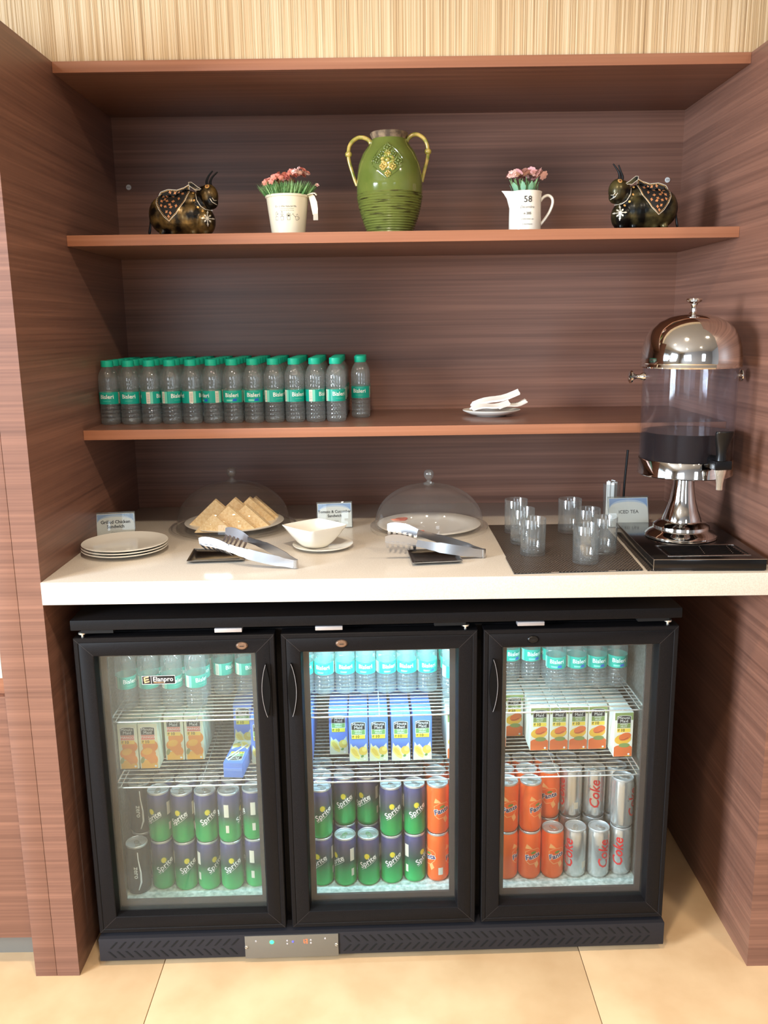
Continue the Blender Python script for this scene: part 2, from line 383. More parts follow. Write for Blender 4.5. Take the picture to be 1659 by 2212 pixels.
# ------------------------------------------------------------------ bar fridge
FX, FY, TH = .0418, .0407, .0228
FR = empty('bar_fridge', (FX, FY, 0), (0, 0, TH), label='black three-door bar fridge with glass doors under the worktop', cat='fridge')
FW = lambda x, y, z: (FX+cos(TH)*x-sin(TH)*y, FY+sin(TH)*x+cos(TH)*y, z)
ZU, ZL, ZF = .598, .4315, .109       # rack tops and the inner floor
XL, XR, YB = .036, 1.316, .45
b = B()
b.box(.004, .022, .045, .515, .0, .842).box(1.328, 1.346, .045, .515, .0, .842).box(.022, 1.328, .47, .515, .02, .842).box(.022, 1.328, .045, .47, .815, .842).box(.022, 1.328, .045, .47, .02, .09)
for x in (.451, .899): b.box(x-.012, x+.012, .034, .05, .09, .82)
b.box(.022, 1.328, .034, .045, .785, .825).box(.022, 1.328, .034, .045, .078, .1)
b.obj('cabinet_shell', 'black', FR)
b = B().box(XL-.014, XL, .046, YB, ZF, .80).box(XR, XR+.012, .046, YB, ZF, .80).box(XL, XR, YB, YB+.02, ZF, .80).box(XL, XR, .046, YB, .80, .815).box(XL, XR, .046, YB, .09, ZF)
b.obj('inner_liner', 'liner', FR)
B().box(XL, XR, .047, YB, ZF-.001, ZF+.0002).obj('inner_floor', M.setdefault('frost', noise_mix(mat('frosted_floor', (190, 204, 200), .35), (160, 176, 172), (214, 226, 222), nscale=90, detail=3, coord='World')[0]), FR)
B().box(0, 1.35, -.012, .52, .8435, .8675, bev=.003).obj('top_panel', 'black', FR)
# lamp fixtures under the inner ceiling
for x, wd, p, cc in ((.675, .36, 2.8, (.45, .84, 1.0)), (.235, .24, .34, (.75, .92, 1.0)), (1.10, .26, .36, (.68, .88, 1.0))):
    B().box(x-wd/2, x+wd/2, .05, .066, .788, .7995, bev=.002).obj('light_strip', 'led' if 'led' in M else M.setdefault('led', mat('led_diffuser', (240, 250, 255), .5, emit=(190, 235, 255), es=5)), FR)
    l = area('fridge_lamp', (0, 0, 0), (0, 0, -1), wd*.95, .012, p*2.4, cc); l.parent = FR; l.location = (x, .07, .785); l.rotation_euler = (math.radians(28), 0, 0)
# base panel with chevron vents
base = B().box(0, 1.35, -.0165, .5, .018, .0775, bev=.002).obj('base_panel', M.setdefault('base', mat('base_black', (42, 41, 45), .5, spec=.2)), FR)
B().box(.05, 1.3, .04, .48, .0, .0185).obj('base_feet', 'black', FR)
sl = B().prism([(-.010, -.0085), (-.0055, -.0085), (.010, .0085), (.0055, .0085)], 0, .0006).mesh('grille_slot', [M['void']])
def slot(x, z, mir):
    o = link('grille_slot', sl, base, (x, -.0166, z), (PI/2, 0, 0)); o.scale = (mir, 1, 1)
for k in range(15): slot(.035+k*.0205, .060, 1); slot(.030+k*.0205, .035, -1)
for k in range(36):
    x = .588+k*.0205
    if x < 1.325: slot(x, .060, -1); slot(x, .035, 1)
cp = B().box(.345, .567, -.0195, -.0168, .016, .0755, bev=.001).obj('control_panel', M.setdefault('cpan', mat('control_plate', (122, 118, 110), .3, metal=.35)), FR)
for x, z, c, r, e in ((.409, .0585, (40, 255, 110), .0052, 6), (.459, .0585, (60, 60, 255), .0022, 5)):
    B().lathe([(0, .0016), (r*.8, .0012), (r, 0)], 16).obj('indicator_light', mat('indicator', c, .4, emit=c, es=e), cp, (x, -.0196, z), (PI/2, 0, 0))
q = Print()
q.line([(.4855, .063), (.4855, .0545), (.4885, .0535)], .0012, 0).line([(.4925, .0635), (.4925, .0525)], .0013, 0).line([(.4895, .0635), (.4935, .0625)], .0012, 0).line([(.489, .057), (.493, .0585)], .0012, 0)
q.emit(B(), flat_map(-.0197)).obj('digit_display', mat('red_digits', (255, 80, 40), .4, emit=(255, 70, 30), es=5), cp)
for x, z in ((.372, .062), (.446, .061), (.446, .053), (.502, .061), (.502, .053), (.536, .064)):
    B().lathe([(0, .001), (.002, .0008), (.0026, 0)], 12).obj('button', 'dull', cp, (x, -.0196, z), (PI/2, 0, 0))
for x in (.3485, .5625):
    B().lathe([(0, .0022), (.0035, .0016), (.0042, 0)], 14).box(-.0035, .0035, -.0005, .0005, .0018, .0024, 1).obj('screw', ['wire', 'ink'], cp, (x, -.0196, .047), (PI/2, .5, 0))
# hinges, lock strikes
for x, dx in ((.022, .07), (.868, -.07), (1.322, -.07)):
    B().box(min(x, x+dx), max(x, x+dx), -.008, .03, .836, .8432).obj('hinge_bracket', 'void', FR)
    B().lathe([(0, -.016), (.0055, -.0155), (.0065, -.013), (.003, -.0115), (.003, -.005), (.0085, -.0035), (.0085, 0), (0, 0)], 16).obj('hinge_pin', 'wire', FR, (x, .0, .8365))
for x in (.344, .565, 1.012):
    B().box(x-.030, x+.030, -.014, .006, .8335, .8425, bev=.001).obj('strike_plate', 'dull', FR)
# doors
def door(x0, x1, hs, lockx, locked, pane, badge=False):
    z0, z1 = .0885, .825; y0, y1 = -.010, .030
    d = empty('door', (x0, 0, z0)); d.parent = FR
    wd, h = x1-x0, z1-z0; f = .0455
    b = B()                                          # mitred frame with a stepped profile
    prof = [(0, .028), (0, -.0085), (.0015, -.010), (.009, -.010), (.0105, -.0086), (.013, -.010), (.0395, -.010), (.0420, -.0085), (.0455, .006), (.0455, .028)]
    def ring(o_, y): return [(o_, y, o_), (wd-o_, y, o_), (wd-o_, y, h-o_), (o_, y, h-o_)]
    rings = [ring(o_, y) for o_, y in prof]; rings.append(rings[0])
    b.loft(rings, sm=False)
    for sx in (0, 1):
        for sz in (0, 1):
            cx, cz = sx*wd, sz*h; ex, ez = (wd-.041 if sx else .041), (h-.041 if sz else .041)
            q = Print().line([(cx+(.002 if not sx else -.002), cz+(.002 if not sz else -.002)), (ex, ez)], .0006, 1); q.emit(b, flat_map(-.0101), maxlen=9)
    b.obj('door_frame', ['black', 'gasket'], d)
    b = B(); g = .0385
    rr = [(wd, h)]
    for o_, y in ((0, 0),): pass
    rings = [[(o_, y, o_), (wd-o_, y, o_), (wd-o_, y, h-o_), (o_, y, h-o_)] for o_, y in ((.010, .0285), (.010, .040), (.052, .040), (.058, .036), (.058, .0285))]; rings.append(rings[0])
    b.loft(rings, sm=False).obj('door_gasket', 'gasket', d)
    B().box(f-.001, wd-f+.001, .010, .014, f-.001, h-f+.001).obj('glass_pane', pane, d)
    # curved grip
    hx = wd-.020 if hs > 0 else .020
    out = []; N = 14
    for k in range(N+1):
        t = k/N; zz = .545+.125*t; out.append((hx-hs*(.010*sin(PI*t)**.8), zz))
    for k in range(N, -1, -1):
        t = k/N; zz = .545+.125*t; out.append((hx+hs*(.008*sin(PI*t)), zz))
    T = Matrix(((1, 0, 0, 0), (0, 0, -1, 0), (0, 1, 0, 0), (0, 0, 0, 1)))
    B().prism(out[1:-1] if False else out[:N+1]+out[N+2:-1], .0095, .020, 0, T).obj('handle', 'grip', d)
    B().tube([(hx-hs*(.0102*sin(PI*k/N)**.8+.0004), -.0200, .545+.125*k/N) for k in range(N+1)], .0005, 6).obj('handle_highlight', 'dull', d)  # thin pale tube draws the highlight arc along the grip
    k = B().lathe([(0, .004), (.006, .0038), (.0075, .002), (.008, 0)], 20).box(-.0028, .0028, -.0007, .0007, .0038, .0044, 1)
    k.obj('lock', ['nickel' if locked else 'blackp', 'ink'], d, (lockx-x0, -.0098, .712), (PI/2, 0, 0)).scale = (1.7, 1.15, 1)
    if badge:
        b = B().box(0, .086, -.0008, 0, 0, .0225, 0)
        p = Print().rect(0, 0, .086, .0225, 1, 1).rect(.001, .001, .085, .0215, 0, 2).rect(.0235, .001, .0244, .0215, 1, 3)
        for k2, (u, v) in enumerate(((.0045, .0155), (.0045, .0092), (.0060, .0032))):
            p.poly([(u, v), (u+.013, v+.0025), (u+.0135, v+.0058), (u+.0005, v+.0033)], 2, 3)
        p.poly([(.006, .006), (.009, .006), (.008, .017), (.005, .017)], 2, 3)
        p.text('Elanpro', .0545, .0125, .0172, 1, 3, bold=.01).text('REFRIGERATION', .0445, .0042, .0040, 2, 3)
        p.emit(b, flat_map(-.0008), maxlen=9, step=.0001)
        bo = b.obj('badge', ['ink', 'white', M.setdefault('gold', mat('gold_print', (236, 190, 140), .4))], d, (.139, .0098, .618), (0, math.radians(-.3), 0), label='small black maker badge with white lettering'); bo.scale = (.865, 1, .9)
door(.003, .4435, 1, .372, True, 'pane_reflection', True)
door(.4585, .894, -1, .592, True, 'pane')
door(.9085, 1.345, -1, 1.018, False, 'pane')
# power lead beside the base
B().tube([(-.006, .05, .03), (-.010, .035, .10), (-.008, .03, .18), (-.002, .035, .235)], .003, 8).obj('power_lead', 'blackp', FR)

# wire racks: frame, cross wires, front-to-back wires
def rack(x0, x1, z, label, group):
    t = empty('wire_rack', FW((x0+x1)/2, .055, z), (0, 0, TH), label=label, cat='rack', group=group)
    wd = x1-x0; h = wd/2; r = .0021
    B().tube([(-h, 0, -.003), (h, 0, -.003), (h, .375, -.003), (-h, .375, -.003), (-h, 0, -.003)], r, 8).obj('rack_frame', 'wire', t)
    if not hasattr(rack, 'w'):
        rack.w = B().tube([(-.5, 0, 0), (.5, 0, 0)], .00135, 6).mesh('wire', [M['wire']]); rack.c = B().tube([(0, 0, -.0045), (0, .375, -.0045)], .0012, 6).mesh('support_wire', [M['wire']])
    for k in range(18):
        o = link('wire', rack.w, t, (0, .020+k*.0195, -.0014)); o.scale = (wd, 1, 1)
    for x in (-h*.94, 0, h*.94): link('support_wire', rack.c, t, (x, 0, 0))
G = 'wire racks in the fridge'
RX = ((.047, .446), (.457, .891), (.902, 1.302))
for (a, c), nm in zip(RX, ('left', 'middle', 'right')):
    rack(a, c, ZU, 'upper chromed wire rack behind the %s fridge door, under water bottles' % nm, G)
    rack(a, c, ZL, 'lower chromed wire rack behind the %s fridge door, under juice cartons' % nm, G)

# ------------------------------------------------------------------ water bottles
def bottle(seed):
    prof = [(0, .003), (.010, .0015), (.0205, 0), (.0240, .003), (.0248, .008)]
    for z in (.014, .024, .034, .044): prof += [(.0249, z-.0035), (.0249, z+.001), (.0234, z+.0032), (.0249, z+.0058)]
    prof += [(.0250, .0515), (.0245, .0525), (.0245, .0835), (.0250, .085), (.0251, .092), (.0248, .095), (.0251, .098), (.0247, .104), (.0252, .110), (.0250, .117), (.0236, .125), (.0205, .134), (.0165, .141), (.0132, .146), (.0128, .150), (.0128, .158)]
    o = B().lathe(prof, 22).obj('water_bottle', 'pet', cat='water bottle', ang=60)
    lb = B().lathe([(.0248, .0528), (.02505, .0532), (.02505, .0828), (.0248, .0832)], 72)
    r = .02505; p = Print()
    off = seed
    for c in (0, PI):
        u = (c+off)*r
        p.text('Bisleri', u, .0715, .0148, 1, 2, bold=.012)
        p.rect(u-.013, .0805, u+.013, .0809, 2, 1)
        if seed < .3: p.poly([(u-.014, .0565), (u+.001, .0565), (u+.003, .0605), (u-.014, .0612)], 2, 2).poly([(u-.003, .0565), (u+.013, .0565), (u+.013, .0635), (u+.004, .0622)], 3, 1)
        else: p.rect(u-.010, .0605, u+.010, .0612, 2, 2)
    for c in (PI/2, -PI/2):
        u = (c+off)*r; p.rect(u-.0052, .0533, u+.0048, .0827, 4, 1)
        for k in range(9): p.rect(u-.0035, .057+k*.0025, u+.003, .0577+k*.0025, 5, 2)
        p.rect(u+.0055, .0533, u+.0115, .0827, 2, 1)
    p.emit(lb, cyl_map(r), step=.00005); lb.obj('label', ['teal', 'white', 'tealp', 'blue', 'bcode', 'greyink'], o, ang=30)
    cp = [(0, .1625), (.0140, .1625), (.0154, .1612), (.0157, .148), (.0150, .1465), (.0128, .1465)]
    B().lathe(cp, 28, fn=lambda q, a: (q[0], q[1], q[2])).obj('cap', 'cap', o)
    return o
protos = [bottle(.12), bottle(.42)]; used = set()
ORD = ['first', 'second', 'third', 'fourth', 'fifth', 'sixth', 'seventh', 'eighth', 'ninth', 'tenth', 'eleventh', 'twelfth', 'thirteenth']
def place(lst, i, loc, rz, label, group):
    o = lst[i]
    if i in used and lst is protos or (id(lst), i) in used: return dup(o, loc, (0, 0, rz), label, group)
    used.add((id(lst), i)); o.location = loc; o.rotation_euler = (0, 0, rz); o['label'] = label; o['group'] = group
    return o
# on the lowest wooden shelf: twelve files of six, a thirteenth set back
turn = [-.42, -.30, 1.15, .50, 1.30, -1.0, -.1, .0, .30, .10, .75, .0, -.55]
for k in range(6):
    for c in range(13):
        y = .481+k*.0518; x = .0285+c*.0531
        if c == 12:
            y = .572+k*.054; x = .674
            if k > 2: continue
        s = 0 if c in (5, 6, 7) else 1
        rz = turn[c] if k == 0 else random.uniform(-1.5, 1.5)
        if c == 12: lb = 'small water bottle at the right end of the shelf, set back, %s from the front' % ORD[k]
        elif k == 0: lb = 'green-labelled water bottle, %s from the left in the wooden shelf\'s front row' % ORD[c]
        else: lb = 'green-capped bottle on the wooden shelf, %s row back, %s from the left' % (ORD[k], ORD[c])
        place(protos, s, (x+random.uniform(-.0004, .0004), y, 1.2472), rz, lb, 'water bottles on the wooden shelf')
# in the fridge, on the upper racks
cols = [('left', [(.070, .137), (.124, .137), (.180, .134), (.236, .137), (.290, .210), (.345, .208), (.400, .175)]),
        ('middle', [(.490, .197), (.541, .197), (.593, .199), (.644, .197), (.695, .197), (.746, .197), (.797, .197), (.856, .158)]),
        ('right', [(.963, .248), (1.015, .259), (1.0665, .256), (1.119, .200), (1.171, .200), (1.222, .200), (1.273, .200)])]
for nm, L in cols:
    for c, (x, y0) in enumerate(L):
        for k in range(6):
            y = y0+k*.0525
            if y > .418 or (x, y0) == (1.119, .200) and False: break
            rz = random.uniform(-.25, .25) if k == 0 else random.uniform(-1.2, 1.2)
            if nm == 'left': rz = (.25, .1, .35, .45, .7, .45, .2)[c] if k == 0 else rz
            x_ = min(x, 1.289)
            place(protos, 0 if nm != 'left' else 1, FW(x_, y, ZU), rz+TH,
                  'chilled water bottle behind the %s fridge door, %s from the left, %s row' % (nm, ORD[c], ORD[k]) if k else
                  'chilled water bottle in the front row behind the %s fridge door, %s from the left' % (nm, ORD[c]), 'water bottles in the fridge')

# ------------------------------------------------------------------ juice cartons
CW, CD, CH = .0470, .038, .1185
def carton(kind):
    pal = {'mango': ((226, 224, 196), (236, 142, 52), (214, 112, 92), (246, 200, 84)),
           'lemon': ((92, 128, 206), (226, 200, 92), (112, 158, 88), (232, 214, 60)),
           'mixed': ((238, 236, 222), (232, 116, 60), (128, 148, 78), (248, 214, 78))}[kind]
    ms = [mat('carton_'+kind, pal[0], .4), 'ink', 'white', mat('strip_'+kind, pal[2], .4), mat('tag_'+kind, pal[3], .4), mat('fruit_'+kind, pal[1], .4),
          mat('fruit_light_'+kind, {'mango': (244, 176, 64), 'lemon': (240, 226, 130), 'mixed': (240, 186, 66)}[kind], .4),
          mat('fruit_dark_'+kind, {'mango': (150, 150, 96), 'lemon': (222, 226, 196), 'mixed': (140, 158, 92)}[kind], .4),
          mat('side_'+kind, {'mango': (206, 214, 212), 'lemon': (108, 142, 214), 'mixed': (214, 224, 226)}[kind], .4)]
    b = B().box(-CW/2, CW/2, 0, CD, .0003, CH, 0, bev=.0012)
    b.box(-CW/2+.001, CW/2-.001, CD*.35, CD*.52, CH, CH+.0022, 8).prism([(-CW/2+.001, CH-.001), (-CW/2+.001, CH+.0018), (CW/2-.001, CH+.0018)], 0, .0008, 8, Matrix.Translation((0, CD*.36, 0)) @ Matrix(((1, 0, 0, 0), (0, 0, 1, 0), (0, 1, 0, 0), (0, 0, 0, 1))))
    p = Print(); h = CW/2
    p.rect(-h+.001, .001, h-.001, CH-.001, 0, 0)
    if kind == 'lemon':
        p.rect(-h+.0008, .001, h-.0008, .021, 7, 1)
        p.poly([(-h+.001, .021), (-h+.004, .050), (-h+.010, .040), (-h+.016, .044), (.004, .030), (h-.004, .050), (h-.001, .021)], 7, 1)
        p.poly([(-.021, .036), (-.014, .041), (-.004, .034), (.004, .014), (.001, .006), (-.010, .012), (-.020, .026)], 6, 2).poly([(-.018, .034), (-.012, .036), (-.005, .029), (.001, .014), (-.008, .016), (-.016, .026)], 5, 3)
        p.disc(.011, .029, .011, .0115, 5, 3).disc(.014, .033, .006, .006, 6, 4).disc(.009, .015, .004, .003, 3, 5, rot=.6)
    elif kind == 'mango':
        p.disc(.004, .060, .019, .017, 5, 1).disc(-.002, .040, .019, .016, 5, 2).disc(.007, .024, .014, .016, 5, 3).disc(-.004, .046, .013, .009, 6, 3.2, rot=.3)
        p.rect(-.020, .001, .019, .014, 6, 3.4).disc(-.004, .015, .016, .009, 6, 3.8).disc(-.0165, .023, .0045, .009, 7, 5, rot=-.3).poly([(-.008, .026), (.014, .030), (.018, .018), (.004, .012)], 5, 4)
    else:
        p.rect(-h+.001, .098, h-.001, CH-.001, 7, 1).rect(-h+.001, .001, h-.001, .026, 5, 1).disc(0, .026, .0215, .006, 5, 1.5)
        p.disc(-.001, .047, .021, .014, 6, 2, rot=.15).disc(.004, .054, .016, .010, 5, 3, rot=.35).line([(-.008, .0455), (.002, .046), (.012, .051)], .0009, 1, 4).disc(.003, .031, .014, .006, 7, 4)
        p.poly([(.014, .004), (.022, .0012), (.001, .0012)], 6, 3.3)
    y = 0 if kind == 'lemon' else .004
    p.poly([(-.0175, .086+y-.014), (-.0175, .104+y), (-.009, .1065+y), (.006, .1065+y), (.0175, .1045+y), (.0175, .086+y-.014)], 2, 5)
    p.poly([(-.0165, .086+y), (-.0165, .1032+y), (-.009, .1055+y), (.006, .1055+y), (.0165, .1037+y), (.0165, .086+y)], 1, 6)
    p.rect(-.0165, .073+y, .0165, .0855+y, 3, 6)
    p.text('Minute', -.0005, .1000+y, .0105, 2, 7, bold=0).text('Maid', .0, .0915+y, .0105, 2, 7, bold=0)
    if kind == 'mango': p.text('MANGO', 0, .0795+y, .0088, 2, 7)
    else:
        a, c = ('NIMBU', 'FRESH') if kind == 'lemon' else ('MIXED', 'FRUIT')
        p.text(a, 0, .0825+y, .0062, 2, 7).text(c, 0, .0765+y, .0062, 2, 7)
    p.rect(-.0165, .062+y, .0165, .072+y, 4, 6)
    p.text('10', -.0025, .067+y, .0105, 1, 7, bold=.02)
    u = -.0128; v = .067+y     # rupee sign drawn as strokes
    p.line([(u-.0022, v+.003), (u+.0022, v+.003)], .0007, 1, 7).line([(u-.0022, v+.0012), (u+.0022, v+.0012)], .0007, 1, 7).line([(u-.001, v+.003), (u+.001, v+.0022), (u+.0006, v), (u-.0018, v-.0002), (u+.0012, v-.0034)], .0008, 1, 7)
    p.disc(.0145, .007, .0028, .0028, 2, 6)
    p.emit(b, flat_map(-.0001), maxlen=9, step=.0001)
    o = b.obj('juice_carton', ms, cat='juice carton'); return o
CT = {k: [carton(k)] for k in ('mango', 'lemon', 'mixed')}
KW = {'mango': 'orange mango juice carton', 'lemon': 'blue lime drink carton', 'mixed': 'orange-green mixed fruit carton'}
def cartons(kind, nm, L):
    for c, (x, y0, n) in enumerate(L):
        for k in range(n):
            y = y0+k*.0392
            if y+CD > .435: break
            place(CT[kind], 0, FW(x, y, ZL), TH+random.uniform(-.015, .015), '%s behind the %s door, %s from the left, %s row' % (KW[kind], nm, ORD[c], 'front' if k == 0 else ORD[k]), kind+' cartons in the fridge' if kind != 'lemon' else 'lime drink cartons in the fridge')
cartons('mango', 'left', [(.061, .139, 4), (.1105, .139, 4), (.1645, .179, 4), (.2140, .179, 4)])
cartons('lemon', 'left', [(.327, .242, 4), (.382, .150, 5)])
cartons('lemon', 'middle', [(.486, .110, 7), (.573, .186, 5), (.623, .146, 6), (.6725, .146, 6), (.7275, .145, 6), (.781, .147, 6)])
cartons('mixed', 'middle', [(.866, .150, 4)])
cartons('mixed', 'right', [(.975, .205, 3), (1.0285, .262, 3), (1.0785, .181, 5), (1.1275, .181, 5), (1.1765, .181, 5), (1.2255, .181, 5), (1.278, .138, 6)])
# the fallen carton, with its straw
o = carton('lemon'); o.location = FW(.334, .082+CH, ZL+CD+.0008)
o.rotation_euler = (Matrix.Rotation(TH-.10, 3, 'Z') @ Matrix(((-1, 0, 0), (0, 0, -1), (0, -1, 0)))).to_euler()
o['label'] = 'blue lime drink carton lying on its back at the rack front, straw on top'; o['group'] = 'lime drink cartons in the fridge'
B().tube([(.020, -.0022, .10), (-.014, -.0022, .030)], .0016, 8).tube([(.013, -.0022, .108), (-.004, -.0022, .070)], .0016, 8).obj('straw', 'white', o)

# ------------------------------------------------------------------ drink cans
def can_profile():
    return [(0, .004), (.018, .003), (.0225, 0), (.0245, .001), (.0281, .008), (.0286, .011), (.0286, .114), (.0280, .119), (.0262, .1265)]
def grad_mat(name, stops, metal=.3, rough=.28):
    m = mat(name, (255, 255, 255), rough, metal=metal); n, l = nodes_of(m)
    g = n.new('ShaderNodeTexCoord'); sp = n.new('ShaderNodeSeparateXYZ'); l.new(g.outputs['Object'], sp.inputs[0])
    r = n.new('ShaderNodeValToRGB'); e = r.color_ramp.elements; ml = n.new('ShaderNodeMath'); ml.operation = 'MULTIPLY'; ml.inputs[1].default_value = 1/.132
    l.new(sp.outputs[2], ml.inputs[0]); l.new(ml.outputs[0], r.inputs[0])
    e[0].position, e[0].color = stops[0][0], (*lin(stops[0][1]), 1); e[1].position, e[1].color = stops[-1][0], (*lin(stops[-1][1]), 1)
    for p, c in stops[1:-1]: k = e.new(p); k.color = (*lin(c), 1)
    l.new(r.outputs[0], bsdf(m).inputs['Base Color']); return m
M['sprite'] = grad_mat('green_blue_can', [(0, (40, 190, 100)), (.30, (36, 160, 88)), (.52, (62, 92, 80)), (.70, (84, 88, 104)), (1, (84, 82, 136))])
M['fanta'] = mat('orange_can', (250, 104, 40), .34, metal=.15)
M['diet'] = mat('silver_can', (206, 206, 204), .24, metal=.75)
M['zero'] = mat('black_can', (38, 32, 30), .3, metal=.2)
M['yell'] = mat('yellow_print', (226, 206, 60), .45); M['navy'] = mat('navy_print', (34, 36, 92), .45)
M['dgreen'] = mat('olive_green_print', (104, 128, 74), .45); M['shade'] = mat('deep_green_outline', (40, 66, 52), .45); M['red'] = mat('red_print', (206, 36, 40), .45)
M['pale'] = mat('pale_orange_print', (250, 176, 110), .45); M['leaf'] = mat('leaf_print', (110, 140, 60), .5)
def burst(p, u, v, r, mi, ly, n=14):
    p.poly([(u+(r if i % 2 else r*.72)*cos(PI*i/n), v+(r if i % 2 else r*.72)*sin(PI*i/n)) for i in range(2*n)], mi, ly)
def can(kind):
    b = B().lathe(can_profile(), 60); R_ = .0286; p = Print()
    if kind == 'sprite':
        mats = ['sprite', 'white', 'yell', 'dgreen', 'bcode', 'shade']; nm = 'green and blue soda can'
        for c in (0, PI):
            u = c*R_; a = .62
            burst(p, u-.001, .083, .0098, 3, 1); p.disc(u-.0015, .083, .0062, .0075, 2, 2)
            q = lambda x, y: (u+x*cos(a)-y*sin(a), .067+x*sin(a)+y*cos(a))
            p.text('Sprite', u+.0005, .0675, .0205, 5, 3, rot=a, shear=.15, bold=.05)
            p.line([q(-.024, -.009), q(.022, -.009), q(.027, .003)], .0008, 1, 3)
            p.text('Sprite', u+.0005, .0675, .0205, 1, 4, rot=a, shear=.15, bold=.02)
        for c in (PI/2, -PI/2): p.rect(c*R_-.006, .070, c*R_+.006, .104, 4, 1).rect(c*R_-.003, .028, c*R_+.005, .048, 4, 1)
    elif kind == 'fanta':
        mats = ['fanta', 'white', 'navy', 'pale', 'leaf', 'bcode']; nm = 'bright orange soda can'
        for c in (0, 2.4):
            u = c*R_
            p.poly([(u-.020, .078), (u-.006, .0865), (u+.014, .087), (u+.021, .080), (u+.020, .060), (u+.008, .047), (u-.008, .043), (u-.018, .052)], 3, 1)
            p.poly([(u-.0187, .0775), (u-.006, .0852), (u+.0135, .0857), (u+.0197, .0795), (u+.0187, .0605), (u+.0075, .0485), (u-.0075, .0447), (u-.0168, .053)], 0, 2)
            p.poly([(u-.020, .0870), (u-.016, .100), (u-.008, .094), (u-.002, .0875)], 3, 1).poly([(u+.004, .044), (u+.012, .052), (u+.018, .040), (u+.010, .031)], 3, 3)
            p.disc(u+.0015, .0765, .007, .0035, 4, 3, rot=.3)
            p.text('Fanta', u, .0655, .0178, 1, 3, rot=.25, shear=.1, bold=.085, space=1.05).text('Fanta', u, .0655, .0178, 2, 4, rot=.25, shear=.1, bold=.03, space=1.05)
        p.rect(1.2*R_-.006, .020, 1.2*R_+.006, .040, 5, 1)
    elif kind == 'diet':
        mats = ['diet', 'red', 'white', 'greyink', 'bcode']; nm = 'silver diet cola can'
        for c in (0, PI):
            u = c*R_
            p.text('Coke', u+.002, .067, .036, 1, 2, rot=PI/2, shear=.25, bold=.02).text('diet', u-.0145, .084, .012, 3, 2, rot=PI/2)
        p.rect(PI/2*R_-.006, .026, PI/2*R_+.006, .044, 4, 1)
    else:
        mats = ['zero', 'white', 'red', 'bcode']; nm = 'black zero sugar cola can'
        for c in (0, PI):
            u = c*R_; p.poly([(u+.004, .118), (u+.0062, .118), (u+.0066, .098), (u+.0115, .062), (u+.0112, .034), (u+.003, .014), (u+.001, .014), (u+.0072, .036), (u+.0078, .062), (u+.0045, .098)], 1, 1)
            p.text('zero', u-.001, .062, .0175, 1, 2, rot=-PI/2, bold=.02)
    p.emit(b, lambda u, v, l: cyl_map(R_)(u, v, l+.00004), step=.00004)
    o = b.obj('drink_can', mats, cat='drink can', ang=30); o['nm'] = nm
    if not hasattr(can, 'lid'):
        M['lid'] = mat('can_lid_aluminium', (212, 214, 216), .38, metal=.55); can.lid = B().lathe([(.0262, .1262), (.0268, .1285), (.0266, .1312), (.0256, .132), (.0246, .1310), (.0240, .1275), (.0225, .1268), (.0215, .1280), (0, .1280)], 30).mesh('lid', [M['lid']])
        can.tab = B().loft([[(x*.0062+0, y*.0105-.001, z) for x, y in arc(0, 0, 1, 0, 2*PI, 15)[:-1]] for z in (.1284, .1296)], capt=True).loft([[(x*.0036, y*.0036+.005, .1299) for x, y in arc(0, 0, 1, 0, 2*PI, 9)[:-1]]]*1+[[(x*.0036, y*.0036+.005, .1303) for x, y in arc(0, 0, 1, 0, 2*PI, 9)[:-1]]], capt=True).loft([[(x*.0085, y*.0065-.011, z) for x, y in arc(0, 0, 1, 0, 2*PI, 15)[:-1]] for z in (.1281, .1284)], capt=True).mesh('tab', [M['wire']])
    link('lid', can.lid, o); link('tab', can.tab, o, (0, 0, 0), (0, 0, .5)); return o
CN = {k: [can(k)] for k in ('sprite', 'fanta', 'diet', 'zero')}
NM = {k: CN[k][0]['nm'] for k in CN}
for k in CN: del CN[k][0]['nm']
def cans(kind, nm, cols, rows=3):
    for c, (x, y, front, r1, r2) in enumerate(cols):
        for k in range(rows):
            for t in (0, 1):
                if k == 0 and t == 1 and front == 1: continue
                ang = (r1 if t == 0 else r2) if k == 0 else (r2 if k == 1 and front == 1 and t else random.uniform(-1, 1))
                place(CN[kind], 0, FW(x, y+k*.059, ZF+.0003+t*.1322), ang+TH,
                      '%s behind the %s door, %s %s row, %s from the left' % (NM[kind], nm, ('front', 'second', 'third')[k], ('bottom', 'top')[t], ORD[c]), '%ss behind the %s fridge door' % (NM[kind], nm))
cans('zero', 'left', [(.066, .128, 1, .1, .1)], 2)
cans('sprite', 'left', [(.124, .146, 2, .35, -.45), (.1825, .139, 2, .35, -.2), (.2405, .138, 2, .75, .35), (.299, .136, 2, .15, 1.45), (.3575, .145, 2, 1.35, 1.65)])
cans('sprite', 'middle', [(.5255, .141, 2, -.35, .25), (.5840, .138, 1, -.9, -.05), (.6425, .138, 1, -.1, -.55), (.7010, .143, 2, .1, .1), (.7595, .147, 2, .75, .2)])
cans('fanta', 'middle', [(.8180, .147, 2, -1.0, .3), (.8765, .147, 2, .2, .4)])
cans('fanta', 'right', [(.9350, .147, 2, .4, .2), (.9935, .146, 2, 1.1, .1), (1.0520, .145, 2, .15, .45), (1.1105, .145, 1, .2, -.15)])
cans('diet', 'right', [(1.1690, .146, 1, -.9, -1.3), (1.2275, .142, 1, .2, -.2), (1.2860, .150, 2, -.5, .75)])

